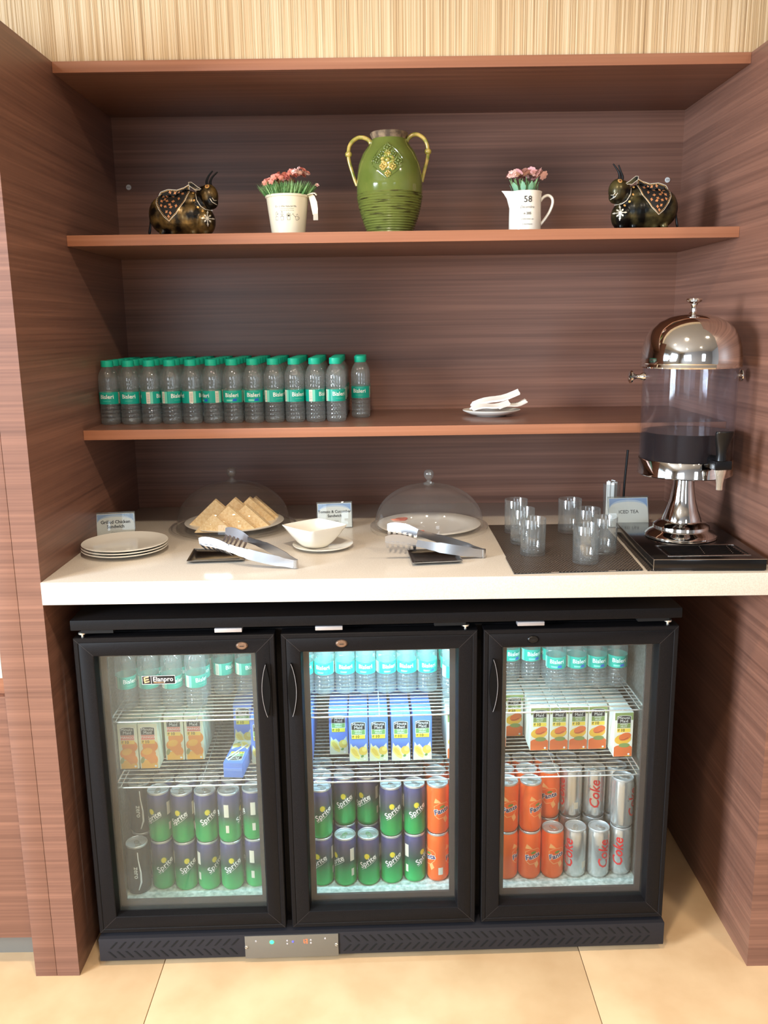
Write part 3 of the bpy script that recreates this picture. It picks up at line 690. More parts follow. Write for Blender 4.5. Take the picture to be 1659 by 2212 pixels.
# ------------------------------------------------------------------ crockery and covers on the worktop
def plate_mesh(R_, h=.014, foot=.55, n=48):
    return B().lathe([(0, .003), (R_*foot*.9, .003), (R_*foot*.94, 0), (R_*foot, 0), (R_*foot+.003, .003), (R_*.72, .0045), (R_*.985, h-.003), (R_, h-.0008), (R_*.99, h), (R_*.74, .0075), (R_*.66, .0062), (R_*.60, .0050), (0, .0050)], n)
pm = plate_mesh(.101).mesh('side_plate', [M['porc']], 50)
for k, nm in enumerate(('bottom one of the stack of three', 'middle one of the stack of three', 'topmost of the stack of three')):
    link('side_plate', pm, None, (.1085+.0008*k, .250, ZC+.0002+k*.0066), label='white porcelain plate, %s by the left wall' % nm, cat='plate', group='stack of white plates')
def cover(x, y, Rb, Rf, zt, z0, rings, label):
    t = empty('dome_cover', (x, y, z0), label=label, cat='dish cover', group='clear dome dish covers')
    h = zt-z0; prof = []
    if rings: prof += [(Rf+.006, 0), (Rf+.006, .004), (Rf-.004, .006)]
    prof += [(Rf, .001 if not rings else .006), (Rf, .010), (Rb+.002, .012), (Rb, .018)]
    prof += [(Rb*cos(a)**.92, .018+(h-.018)*sin(a)) for a in (PI/2*k/16 for k in range(1, 16))]+[(.0, h)]
    B().lathe(prof, 56).obj('dome', 'acryl', t)
    B().lathe([(0, h-.001), (.0135, h-.0005), (.014, h+.003), (.006, h+.006), (.0045, h+.010), (.0082, h+.0135), (.0118, h+.019), (.0130, h+.0255), (.0118, h+.032), (.0075, h+.0365), (0, h+.038)], 24).obj('knob', 'knobg', t)
    return t
# left: tray, plate, sandwiches, cover
B().lathe([(0, 0), (.150, 0), (.152, .002), (.152, .007), (.149, .0085), (0, .0085)], 56).obj('serving_tray', M.setdefault('clear_tray', clear('tray_acrylic', (.9, .88, .85), haze=.08)), loc=(.330, .496, ZC+.0002), label='round clear tray under the sandwich plate inside the left cover', cat='tray')
plate_mesh(.131, .013).obj('dinner_plate', 'porc', loc=(.334, .486, ZC+.0089), ang=50, label='round white plate holding triangular sandwiches under the left clear cover', cat='plate')
cover(.330, .496, .148, .165, 1.090, ZC+.0004, True, 'larger clear dome cover over the triangular sandwiches')
bread = noise_mix(mat('bread_crumb', (240, 210, 160), .85), (234, 200, 146), (248, 224, 178), nscale=160, detail=3, bump=.3)[0]
fill = mat('sandwich_filling', (206, 150, 92), .7)
def wedge():
    root = None
    T = lambda y: Matrix(((1, 0, 0, 0), (0, 0, -1, y), (0, 1, 0, 0), (0, 0, 0, 1)))
    def slab(y, th, s, nm, m_, par=None):
        pts = []
        for cx, cy, a0, a1 in ((-.066*s, .0015, PI*.75, PI*1.5), (.066*s, .0015, -PI/2, PI*.25), (0, .063*s, PI*.25, PI*.75)):
            pts += arc(cx, cy, .0015, a0, a1, 4)
        return B().prism(pts, -th, 0, 0, T(y)).obj(nm, m_, par)
    root = slab(-.0115, .009, 1, 'sandwich', bread)
    slab(-.0025, .004, .975, 'filling', fill, root); slab(.0015, .009, .995, 'bread_slice', bread, root)
    return root
spots = [(.300, .385, .74, -.03, 'small front one at the left of the plate'), (.334, .411, .98, .02, 'front middle one at the plate centre'), (.3745, .437, .93, -.04, 'front one at the right of the plate'),
         (.291, .461, 1.08, .05, 'tall back one at the left of the plate'), (.338, .487, 1.06, -.03, 'tall back one in the middle'), (.373, .512, 1.0, .02, 'back one at the right'), (.385, .537, .95, -.02, 'rearmost one at the right')]
sw = None
for x, y, s_, rz, nm in spots:
    lb = 'triangular white bread sandwich, %s' % nm
    if sw is None: sw = wedge(); o = sw; o['category'] = 'sandwich'; o['group'] = 'triangular sandwiches under the cover'
    else: o = dup(sw, (0, 0, 0))
    o.location = (x, y, ZC+.0150); o.rotation_euler = (0, 0, rz); o.scale = (s_, .95, s_); o['label'] = lb
# right cover and its plate
cover(.850, .4545, .141, .154, 1.083, ZC+.0004, False, 'clear dome cover over the nearly empty white plate')
plate_mesh(.136, .014).obj('dinner_plate', 'porc', loc=(.850, .4565, ZC+.0006), ang=50, label='nearly empty white plate under the right clear cover', cat='plate')
ham = noise_mix(mat('tomato_slice', (214, 120, 90), .4), (226, 140, 108), (196, 84, 62), nscale=60, detail=2)[0]
for x, y, r_, a, lb in ((.772, .525, .024, .2, 'leftover tomato slice at the left on the covered plate'), (.823, .372, .0135, .6, 'small leftover tomato slice near the front of the covered plate')):
    B().loft([[(x_*(1+.12*sin(3*math.atan2(y_, x_))), y_*.5, z_+.0012*sin(2*math.atan2(y_, x_))) for x_, y_ in arc(0, 0, r_*q, 0, 2*PI, 18)[:-1]] for q, z_ in ((1, .0), (1.03, .0014), (.98, .003), (.5, .0032))], capb=True, capt=True).obj('tomato_slice', ham, loc=(x, y, ZC+.0085), rot=(0, 0, a), label=lb, cat='food', group='sandwich leftovers')
B().prism([(-.022, -.006), (.026, -.009), (.010, .008)], 0, .009).obj('bread_piece', bread, loc=(.778, .447, ZC+.0064), rot=(0, 0, -.6), label='torn piece of pale bread left on the covered plate', cat='food', group='sandwich leftovers')
# bowl on its saucer
plate_mesh(.0735, .011, .5).obj('saucer', 'porc', loc=(.5830, .268, ZC+.0002), ang=50, label='round white saucer under the pointed white bowl', cat='saucer')
def sq(hd, z, e, n=48, lift=0):
    out = []
    for k in range(n):
        a = 2*PI*k/n; c, s_ = cos(a), sin(a)
        r_ = hd/((abs(c)**e+abs(s_)**e)**(1/e)); out.append((r_*c, r_*s_*.93, z+lift*abs(cos(2*a))**3*.5))
    return out
rings = [sq(.028, 0, 1.9), sq(.033, .0008, 1.8), sq(.046, .012, 1.5), sq(.060, .027, 1.28), sq(.071, .041, 1.15), sq(.0785, .0505, 1.10), sq(.0785, .0515, 1.10), sq(.0765, .0512, 1.10), sq(.069, .041, 1.17), sq(.057, .026, 1.3), sq(.040, .011, 1.6), sq(.020, .006, 2)]
B().loft(rings, capb=True, capt=True).obj('bowl', 'porc', loc=(.5645, .262, ZC+.0062), rot=(0, 0, -.06), ang=60, label='white square bowl with pointed corners, holding a few scraps', cat='bowl')
B().loft([[(x_, y_*.7, z_) for x_, y_ in arc(0, 0, r_, 0, 2*PI, 10)[:-1]] for r_, z_ in ((.010, 0), (.012, .003), (.006, .007))], capb=True, capt=True).obj('food_scrap', ham, loc=(.574, .282, ZC+.0125), label='small pink food scrap in the white bowl', cat='food')

# tent cards in clear holders
def card(x, y, rz, w_, h_, lean, lines, label):
    t = empty('table_sign', (x, y, ZC+.0004), (0, 0, rz), label=label, cat='sign', group='printed signs on the worktop')
    R_ = (-lean, 0, 0)
    B().box(-w_/2-.002, w_/2+.002, -.0022, -.0008, 0, h_+.004, bev=.0004).box(-w_/2-.002, w_/2+.002, .0010, .0024, 0, h_+.004, bev=.0004).obj('holder', 'holder', t, rot=R_)
    B().box(-w_/2-.002, w_/2+.002, .0, .034, 0, .0018, bev=.0004).obj('holder_foot', 'holder', t)
    b = B().box(-w_/2, w_/2, -.0005, .0006, .0018, h_, 0); p = Print(); k = h_-.0018
    p.rect(-w_/2+.0015, h_*.60, w_/2-.0015, h_-.0015, 1, 1)
    n = 18; hw = w_/2-.0015
    for q, mi, ly in ((1.10, 3, 2), (1.0, 0, 3)):
        p.poly([(-hw, .004), (hw, .004)]+[(hw*cos(PI*j/n), h_*.60+(h_*(.34 if q > 1 else .27))*sin(PI*j/n)**.8) for j in range(n+1)], mi, ly)
    for s_, zf, sz, bd in lines: p.text(s_, 0, h_*zf, sz, 2, 5, bold=bd)
    p.emit(b, flat_map(-.0005), maxlen=9, step=.00006)
    b.obj('card', ['paper', M.setdefault('cardblue', mat('card_blue', (150, 178, 222), .7)), 'ink', M.setdefault('cardpale', mat('card_pale_blue', (200, 214, 236), .7))], t, rot=R_)
card(.047, .386, .17, .093, .064, .20, [('Grilled Chicken', .66, .0115, .028), ('Sandwich', .48, .0115, .028), ('Contains', .24, .0062, 0), ('Gluten, Gluten', .13, .0062, 0)], 'printed sign reading Grilled Chicken Sandwich behind the plate stack')
card(.602, .470, .10, .090, .066, .20, [('Tomato & Cucumber', .66, .0100, .028), ('Sandwich', .49, .0100, .028), ('Contains', .28, .0055, 0), ('Gluten', .18, .0055, 0)], 'printed sign reading Tomato & Cucumber Sandwich behind the white bowl')
card(1.371, .432, .06, .104, .077, .25, [('ICED TEA', .52, .0125, .006)], 'printed sign reading ICED TEA beside the drink dispenser')

# tong rests and serving tongs
metald = mat('dark_mirror_metal', (70, 62, 56), .16, metal=.9)
metalr = mat('bright_rim', (176, 168, 156), .2, metal=1)
def tongrest(pts, x, y, label):
    hgt = .0072
    o = empty('tong_rest', (x, y, ZC+.0003), label=label, cat='tray', group='small metal tong rests')
    cx = sum(p[0] for p in pts)/4; cy = sum(p[1] for p in pts)/4
    def rg(k, z): return [((px-cx)*k, (py-cy)*k, z) for px, py in pts]
    B().loft([rg(.80, 0), rg(.98, hgt-.001), rg(1, hgt), rg(.97, hgt), rg(.78, .0022)], sm=False, capb=True, capt=True).obj('rest_dish', [metald], o)
    B().loft([rg(.985, hgt), rg(1.01, hgt), rg(1.01, hgt+.0012), rg(.985, hgt+.0012), rg(.985, hgt)], sm=False).obj('rest_rim', [metalr], o)
tongrest([(.284, .125), (.412, .135), (.405, .232), (.277, .238)], .3445, .1825, 'small dark metal tong rest in front of the left cover')
tongrest([(.794, .082), (.906, .096), (.896, .205), (.786, .200)], .8455, .1460, 'small mirror-like metal tong rest in front of the right cover')
def strip(b, path, hs, th, up=None, mi=0):
    P = [Vector(p) for p in path]; rings = []
    for i, p in enumerate(P):
        t = ((P[i+1]-p) if i == 0 else (p-P[i-1]) if i == len(P)-1 else (P[i+1]-P[i-1])).normalized()
        u = Vector(up[i]) if up else Vector((0, 0, 1)); u = (u-t*u.dot(t)).normalized(); n_ = t.cross(u)
        h_ = hs[i]; rings.append([tuple(p+u*h_/2+n_*th), tuple(p-u*h_/2+n_*th), tuple(p-u*h_/2-n_*th), tuple(p+u*h_/2-n_*th)])
    b.loft(rings, mi, capb=True, capt=True, sm=False); return P
def tongs(x, y, rz, spread, label, lift):
    t = empty('serving_tongs', (x, y, ZC+.0008), (0, 0, rz), label=label, cat='tongs', group='steel serving tongs')
    th = .0006
    for s_, nm in ((-1, 'arm'), (1, 'arm')):
        b = B(); path = []; hs = []; up = []
        for k in range(15):
            q = k/14; X = -.150*q; Y = s_*(.005+spread*sin(PI*.5*min(1, q*1.1))*(1 if s_ < 0 else 1))
            path.append((X, Y, .0105+lift[0 if s_ < 0 else 1]*q)); hs.append(.019+(.004 if .2 < q < .7 else 0)-.003*(q > .85)); up.append((0, s_*(-.25)*q, 1))
        strip(b, path, hs, th, up)
        # toothed head: curved plate, six fingers
        e = Vector(path[-1]); d = Vector((-1, s_*.16, .16)).normalized(); side = Vector((-.10, -s_*.55, -.83)).normalized()
        L = .072; hp = [e+d*(L*k/8)+Vector((0, 0, .004*sin(PI*k/8))) for k in range(9)]
        strip(b, hp, [.017, .020, .022, .023, .0235, .0235, .023, .021, .015], th*1.3, [(0, s_*.15, 1)]*9)
        for k in range(6):
            o_ = e+d*(L*(.06+.175*k)); top = o_+Vector((0, 0, -.0065+.004*sin(PI*(.06+.175*k)))); wd = .0040
            f = []
            for j in range(6):
                g = j/5; c_ = top+side*(.0245*g)+Vector((0, -s_*.010*g*g, .0))+d*(-.002*g)
                ww = wd*(1-.45*g); f.append([tuple(c_+d*ww+Vector((0, th*1.4, 0))), tuple(c_-d*ww+Vector((0, th*1.4, 0))), tuple(c_-d*ww-Vector((0, th*1.4, 0))), tuple(c_+d*ww-Vector((0, th*1.4, 0)))])
            b.loft(f, capb=True, capt=True, sm=False)
        b.obj(nm, 'tongs', t)
    b = B(); strip(b, [(.0+.006*sin(a)*1.2, -.0052*cos(a), .0105) for a in (PI*k/10 for k in range(11))], [.019]*11, th); b.obj('spring_end', 'steel', t)
tongs(.533, .080, math.radians(-26), .034, 'steel toothed tongs lying open across the left tong rest, bright and bluish', (.031, .032))
tongs(.956, .148, math.radians(-4), .026, 'steel toothed tongs lying on the right tong rest, warm grey', (.031, .040))

# ------------------------------------------------------------------ placemats, tumblers
wv = mat('woven_black_vinyl', (30, 27, 25), .45); n, l = nodes_of(wv)
g = n.new('ShaderNodeNewGeometry'); mp = n.new('ShaderNodeMapping'); mp.inputs['Scale'].default_value = (1, 1, 1)
l.new(g.outputs['Position'], mp.inputs[0]); br = n.new('ShaderNodeTexBrick'); br.inputs['Scale'].default_value = 1
br.inputs['Color1'].default_value = (*lin((20, 18, 17)), 1); br.inputs['Color2'].default_value = (*lin((30, 27, 25)), 1); br.inputs['Mortar'].default_value = (*lin((150, 132, 116)), 1)
br.inputs['Mortar Size'].default_value = .0005; br.inputs['Brick Width'].default_value = .0078; br.inputs['Row Height'].default_value = .0062; br.inputs['Mortar Smooth'].default_value = .3
l.new(mp.outputs[0], br.inputs[0]); l.new(br.outputs[0], bsdf(wv).inputs['Base Color'])
bp = n.new('ShaderNodeBump'); bp.inputs['Strength'].default_value = .6; bp.inputs['Distance'].default_value = .001; bp.invert = True
l.new(br.outputs[1], bp.inputs['Height']); l.new(bp.outputs[0], bsdf(wv).inputs['Normal'])
def matobj(pts, z, label):
    cx = sum(p[0] for p in pts)/4; cy = sum(p[1] for p in pts)/4
    b = B().prism([(x-cx, y-cy) for x, y in pts], 0, .0014, 0)
    b.obj('placemat', wv, loc=(cx, cy, z), label=label, cat='placemat', group='black woven placemats')
matobj([(1.011, .128), (1.296, .128), (1.314, .475), (1.009, .475)], ZC+.0002, 'black woven placemat under the rear tumblers, partly covered')
matobj([(1.008, .008), (1.288, .022), (1.296, .160), (1.008, .140)], ZC+.0018, 'black woven placemat lying on top at the front edge of the worktop')
matobj([(1.297, .020), (1.40, .018), (1.42, .36), (1.317, .372)], ZC+.0002, 'black woven placemat sticking out from under the drink dispenser base')
tp = [(0, .0), (.0255, 0), (.0278, .0012), (.0285, .004), (.0290, .040), (.0292, .086), (.0287, .0872), (.0281, .086), (.0277, .040), (.0272, .012), (.0255, .0092), (0, .0085)]
tm = B().lathe(tp, 36).mesh('glass_tumbler', [M['glass']], 50)
GL = [(1.068, .385, 0, 'rearmost of the left three'), (1.0665, .273, 0, 'middle of the left three'), (1.0735, .164, 0, 'front one of the left three'), (1.204, .382, 0, 'rearmost of the right four'), (1.222, .262, 0, 'second from the back of the right four'), (1.238, .166, 0, 'right-hand one of the front pair'), (1.1775, .085, .0016, 'nearest to the worktop edge')]
for k, (x, y, dz, nm) in enumerate(GL):
    link('glass_tumbler', tm, None, (x, y, ZC+.0018+dz), (0, 0, k), label='clear straight tumbler on the woven placemat, %s' % nm, cat='glass', group='clear tumblers on the placemats')
# tumbler of sugar sachets, stirrer
o = B().lathe([(0, 0), (.019, 0), (.0205, .002), (.0235, .092), (.0228, .093), (.0198, .006), (0, .005)], 28).obj('sachet_tumbler', 'glass', loc=(1.356, .560, ZC+.0003), label='slim glass packed with white paper sachets behind the ICED TEA sign', cat='glass')
for k in range(7):
    a = k*.9; r_ = .0095 if k else 0
    B().box(-.0070, .0070, -.0016, .0016, .0055, .099+.003*sin(k*2.1), bev=.0006).obj('sugar_sachet', 'paper', loc=(1.356+r_*cos(a), .560+r_*sin(a), ZC+.0003), rot=(0, 0, a+1.2), label='white paper sachet in the slim glass, %s' % ('middle one' if k == 0 else ORD[k-1]+' around the edge'), cat='sachet', group='white sachets in the slim glass')
B().tube([(1.386, .552, ZC+.0035), (1.388, .553, 1.06), (1.394, .556, 1.150)], .0032, 8).obj('stirrer', 'blackp', label='long black stirrer standing behind the ICED TEA sign', cat='stirrer')

# ------------------------------------------------------------------ iced tea dispenser
DX, DY = 1.4345, .225
dp = empty('drink_dispenser', (DX, DY, ZC+.0018), label='chrome and clear iced tea dispenser with black tap in the right corner', cat='drink dispenser')
zl = lambda z: z-(ZC+.0018)
rotm = Matrix.Rotation(math.radians(-3), 4, 'Z')
blackm = mat('dark_mirror_steel', (52, 50, 50), .12, metal=.85)
x0, x1, y0, y1 = -.1185, .1205, -.213, .149
B().box(x0, x1, y0, y1, 0, .0245, bev=.002).obj('drip_base', blackm, dp, rot=(0, 0, math.radians(-2.2)))
b = B(); gx0, gx1, gy0, gy1 = -.088, .090, -.185, -.092
for q in ((gx0, gy0, gx1, gy0), (gx1, gy0, gx1, gy1), (gx1, gy1, gx0, gy1), (gx0, gy1, gx0, gy0)): b.tube([(q[0], q[1], .0248), (q[2], q[3], .0248)], .0018, 6)
b.obj('grille_rim', 'steel', dp)
B().tube([(x0, y0+.0005, .0243), (x1, y0+.0005, .0243)], .0009, 6).tube([(x0, y0, .0243), (x0, y1, .0243)], .0009, 6).tube([(x0, y0, .001), (x0, y0, .0243)], .0009, 6).obj('base_edge', 'steel', dp, rot=(0, 0, math.radians(-2.2)))
for k in range(7):
    y = gy0+.0125+k*.0118
    B().tube([(gx0+.010, y, .0249), (gx1-.010, y, .0249)], .0016, 6).obj('drip_grille_bar', blackm, dp)
for j in range(2):
    for k in range(6):
        B().sphere((-.004+j*.062+.002*k, gy0+.018+k*.0118, .0258), .0013, 0, 6, 4).obj('grille_stud', 'chrome', dp)
def dl(prof, nm, m_, n_=48, **kw): return B().lathe([(r_, zl(z)) for r_, z in prof], n_).obj(nm, m_, dp, **kw)
dl([(.0, .9905), (.080, .9905), (.082, .992), (.0815, .997), (.074, 1.004), (.0655, 1.008), (.0630, 1.0105), (.0645, 1.013), (.0635, 1.019), (.054, 1.026), (.0455, 1.029), (.0440, 1.031), (.0435, 1.036), (.036, 1.055), (.029, 1.080), (.0245, 1.110), (.0230, 1.141), (.0245, 1.1435), (0, 1.1435)], 'pedestal', 'chrome', ang=28)
dl([(0, 1.143), (.090, 1.143), (.104, 1.141), (.107, 1.143), (.106, 1.147), (.1055, 1.177), (.1045, 1.1785), (0, 1.1785)], 'base_bowl', 'chrome')
dl([(.1040, 1.1785), (.1040, 1.392), (.1015, 1.392), (.1015, 1.1790)], 'tank', 'tank')
dl([(0, 1.1790), (.1012, 1.1790), (.1012, 1.2410), (0, 1.2410)], 'iced_tea', 'tea')
dl([(.102, 1.386), (.1105, 1.3862), (.1115, 1.389), (.1105, 1.392), (.1095, 1.395), (.1102, 1.398), (.1098, 1.412), (.1075, 1.431), (.1015, 1.452), (.0920, 1.4695), (.0750, 1.4860), (.0520, 1.4975), (.0280, 1.503), (0, 1.5045)], 'lid', 'chrome', ang=25)
dl([(0, 1.504), (.011, 1.5045), (.0065, 1.509), (.0055, 1.520), (.0085, 1.527), (.0160, 1.531), (.0175, 1.5345), (.0165, 1.5375), (0, 1.539)], 'lid_knob', 'chrome', 28)
hp = [(0, 0), (.010, 0), (.0095, .006), (.0060, .011), (.0055, .020), (.0085, .025), (.0155, .029), (.0160, .033), (.012, .0355), (0, .0365)]
for s_ in (-1, 1):
    B().lathe([(a*.9, z*(1 if s_ < 0 else .42)) for a, z in hp], 24).obj('side_handle', 'chrome', dp, (s_*.1035, 0, zl(1.366)), (0, s_*PI/2, 0 if s_ < 0 else 0))
# tap towards the front, turned a little to the room
tp_ = empty('tap', (.026, -.1025, zl(1.183))); tp_.parent = dp; tp_.rotation_euler = (0, 0, .12)
B().tube([(0, .004, .004), (0, -.030, .004)], .012, 16).obj('tap_shank', 'blackp', tp_)
B().box(-.0190, .0190, -.050, -.022, -.011, .009, bev=.003).obj('tap_collar', 'blackp', tp_)
rings = []
for z, hw, hd, yc in ((.008, .012, .011, -.036), (.022, .0105, .010, -.036), (.036, .0125, .010, -.037), (.052, .0170, .010, -.040), (.064, .0195, .009, -.043), (.0705, .0198, .010, -.0445), (.0730, .0185, .009, -.0445)):
    rings.append([(hw*cos(a)*1.05, yc+hd*sin(a), z) for a in (2*PI*k/20 for k in range(20))])
B().loft(rings, capb=True, capt=True).obj('tap_lever', 'blackp', tp_)
B().lathe([(0, -.008), (.0130, -.008), (.0130, -.012), (.0095, -.028), (.0070, -.042), (.0066, -.056), (.0050, -.056), (.0055, -.042), (.008, -.028), (0, -.020)], 20).obj('tap_spout', M.setdefault('spout', mat('clear_spout', (220, 205, 185), .08, trans=.7, ior=1.45)), tp_, (0, -.036, 0))

# ------------------------------------------------------------------ lowest shelf: plate of paper napkins
plate_mesh(.069, .017, .5).obj('side_plate', 'porc', loc=(1.024, .560, 1.2473), ang=50, label='small white plate of folded napkins on the lowest wooden shelf', cat='plate').scale = (1.12, 1.0, 1)
def napkin(loc, rz, tilt, ln, wd, label, h=.006):
    rings = []
    for k in range(9):
        q = k/8; x = -ln/2+ln*q; z = .003*sin(q*7)+tilt*q
        hw = wd/2*(1-.15*abs(q-.5)); r_ = []
        for y_, dz in ((-1, 0), (-.5, .3), (0, .9), (.5, .35), (1, 0)): r_.append((x, y_*hw, z+dz*h+h*.5))
        for y_, dz in ((1, 0), (0, .35), (-1, 0)): r_.append((x, y_*hw, z+dz*h))
        rings.append(r_)
    B().loft(rings, capb=True, capt=True, sm=True).obj('napkin', 'paper', loc=loc, rot=(0, 0, rz), label=label, cat='napkin', group='folded paper napkins on the plate')
napkin((1.018, .545, 1.2645), .15, .012, .100, .045, 'front folded white napkin on the small plate', .008)
napkin((1.036, .580, 1.2700), .12, .030, .125, .050, 'upper long folded white napkin leaning on the small plate', .010)
napkin((1.075, .548, 1.2680), .35, .012, .082, .034, 'folded napkin sticking out at the right of the small plate', .005)
napkin((1.086, .600, 1.2650), .20, .016, .070, .030, 'short napkin corner behind, at the right of the small plate', .004)

# ------------------------------------------------------------------ middle shelf: vase, pots, figurines
Z2 = 1.7033
glaze = mat('green_glaze', (104, 132, 34), .12, coat=.6)
noise_mix(glaze, (84, 100, 42), (120, 128, 62), nscale=9, detail=6, lo=.3, hi=.7)
ochre = noise_mix(mat('ochre_glaze', (176, 150, 62), .2, coat=.5), (120, 130, 46), (198, 168, 92), nscale=60, detail=3)[0]
rust = noise_mix(mat('bare_clay_rim', (112, 92, 72), .7), (80, 66, 54), (146, 124, 100), nscale=60, detail=4, bump=.4)[0]
moss = noise_mix(mat('weathered_green_glaze', (100, 126, 40), .25, coat=.3), (50, 48, 26), (104, 114, 54), nscale=26, detail=7, lo=.33, hi=.46, scale=(1, 1, 11), bump=.3)[0]
K = .0001645; KR = .0001754
vp = [(530, 1590), (516, 1560), (500, 1500), (445, 1350), (400, 1200), (372, 1090)]
prof = [(0, 0), (.050, 0)]
def rv(y):            # body radius by height of the row in the photograph's proportions
    T_ = [(1590, .0520), (1500, .0585), (1350, .0672), (1200, .0740), (1050, .0785), (900, .0797), (750, .0776), (600, .0735), (450, .0630), (330, .0480), (260, .0420)]
    for (a, r0), (b_, r1) in zip(T_, T_[1:]):
        if a >= y >= b_:
            q = (a-y)/(a-b_); return r0+(r1-r0)*(q if a != 900 else q)
    return .05
zz = lambda y: (1590-y)*K
k = 0; y = 1585
while y > 1050:       # throwing ridges on the lower body
    prof += [(rv(y)+.0001, zz(y)), (rv(y-17)+.0021, zz(y-17))]; y -= 34
nb = len(prof)
prof += [(rv(1045)+.0008, zz(1046)), (rv(1030)-.0012, zz(1034)), (rv(1000)+.0006, zz(1016))]
upper = [(rv(1000)+.0006, zz(1016))]+[(rv(y_), zz(y_)) for y_ in range(960, 262, -35)]+[(.0418, zz(265))]
va = empty('vase', (.7565, .440, Z2), label='large green glazed two-handled vase at the centre of the middle shelf', cat='vase')
B().lathe(prof, 56).obj('ridged_base', moss, va, ang=60, label='ridged, weathered lower body')
B().lathe(upper, 56).obj('body', glaze, va)
B().lathe([(.0418, zz(266)), (.0405, zz(250)), (.0425, zz(225)), (.0448, zz(200)), (.0455, zz(185)), (.0440, zz(172)), (.0405, zz(176)), (.0370, zz(215)), (.036, zz(280)), (0, zz(300))], 48).obj('rim', rust, va)
def hpath(P): return [((x-815)*KR, 0, zz(y_)) for x, y_ in P]
def smooth(P, n=4):
    out = []
    for i in range(len(P)-1):
        p0, p1, p2, p3 = (Vector(P[max(0, min(len(P)-1, i+j))]) for j in (-1, 0, 1, 2))
        for k in range(n):
            t = k/n; out.append(.5*((2*p1)+(-p0+p2)*t+(2*p0-5*p1+4*p2-p3)*t*t+(-p0+3*p1-3*p2+p3)*t*t*t))
    out.append(Vector(P[-1])); return out
for P, kn in (([(572, 330), (545, 270), (480, 232), (400, 228), (320, 275), (270, 355), (258, 460), (268, 560), (300, 680), (335, 800), (368, 890)], (260, 455)),
              ([(1045, 320), (1070, 255), (1130, 205), (1200, 195), (1280, 240), (1330, 320), (1345, 430), (1335, 540), (1305, 660), (1280, 760), (1262, 850)], (1345, 430))):
    pp = smooth(hpath(P)); n_ = len(pp)
    B().tube(pp, [.0052-.0012*(i/n_) for i in range(n_)], 12).sphere(hpath([kn])[0], (.0085, .0075, .0075)).tube(smooth(hpath([(kn[0]-38, kn[1]+12), (kn[0], kn[1]+26), (kn[0]+38, kn[1]+12)]), 3), .0022, 6).obj('handle', ochre, va)
b = B(); random.seed(3)
def onv(x, y_):       # a point on the front of the vase
    X = (x-790)*KR; r_ = rv(y_); return (X, -math.sqrt(max(r_*r_-X*X, 1e-6)), zz(y_))
for (cx, cy, sc_, mi) in ((765, 610, 1, 1), (765, 430, .62, 0), (620, 600, .62, 0), (905, 620, .62, 0), (700, 700, .55, 1), (830, 700, .55, 1), (765, 800, .5, 1), (690, 520, .5, 0), (840, 520, .5, 0), (765, 520, .5, 1)):
    for k in range(8):
        a = 2*PI*k/8+.3; rr = 62*sc_
        p = onv(cx+rr*cos(a), cy+rr*sin(a)*1.15); T_ = Matrix.Translation(p) @ Matrix.Rotation(-a, 4, 'Y')
        b.sphere((0, 0, 0), (.0068*sc_, .0028, .0032*sc_+.0006), mi, 8, 6, T_)
    b.sphere(onv(cx, cy), (.0048*sc_+.001, .004, .0048*sc_+.001), mi, 10, 6)
for P in ([(765, 360), (640, 470), (560, 600), (560, 660)], [(765, 360), (880, 470), (965, 590), (965, 650)], [(570, 690), (640, 760), (745, 855)], [(955, 690), (870, 770), (765, 855)]):
    pts = smooth([onv(*p) for p in P], 3); b.tube(pts, .0016, 6, 0)
b.obj('medallion', [glaze, ochre], va, label='raised ochre and green flower medallion')

def remeshed(name, blobs, mt, parent, vox=.0022):
    b = B()
    for c_, r_ in blobs: b.sphere(c_, r_, 0, 20, 14)
    o = b.obj(name, mt, parent); md = o.modifiers.new('r', 'REMESH'); md.mode = 'VOXEL'; md.voxel_size = vox
    s_ = o.modifiers.new('s', 'SMOOTH'); s_.iterations = 6; s_.factor = .6
    bpy.context.view_layer.update(); dg = bpy.context.evaluated_depsgraph_get()
    me = bpy.data.meshes.new_from_object(o.evaluated_get(dg)); o.modifiers.clear(); o.data = me
    if not me.materials: me.materials.append(mt)
    me.polygons.foreach_set('use_smooth', [True]*len(me.polygons))
    return o, BVHTree.FromPolygons([v.co[:] for v in me.vertices], [tuple(p.vertices) for p in me.polygons])
hide = noise_mix(mat('antique_bronze_hide', (60, 46, 30), .3, metal=.45), (18, 15, 12), (150, 120, 68), nscale=34, detail=8, lo=.44, hi=.74, bump=.15)[0]
hide2 = noise_mix(mat('dark_bronze_hide', (36, 34, 28), .28, metal=.45), (14, 15, 13), (112, 100, 60), nscale=26, detail=7, lo=.47, hi=.8, bump=.15)[0]
gold = mat('gold_thread', (226, 176, 104), .35, metal=.35); silver = mat('silver_thread', (214, 206, 190), .35, metal=.35); blackc = mat('black_cloth', (24, 20, 18), .7); copper = mat('copper_thread', (206, 140, 92), .4, metal=.3)
def proj(bvh, off=.0): 
    def f(u, v, l):
        h = bvh.ray_cast(Vector((u, -.3, v)), Vector((0, 1, 0)))
        if h[0] is None: return (u, -.012-l, v)
        return tuple(h[0]+h[1]*(l+off)*1.0+Vector((0, -.0002, 0)))
    return f
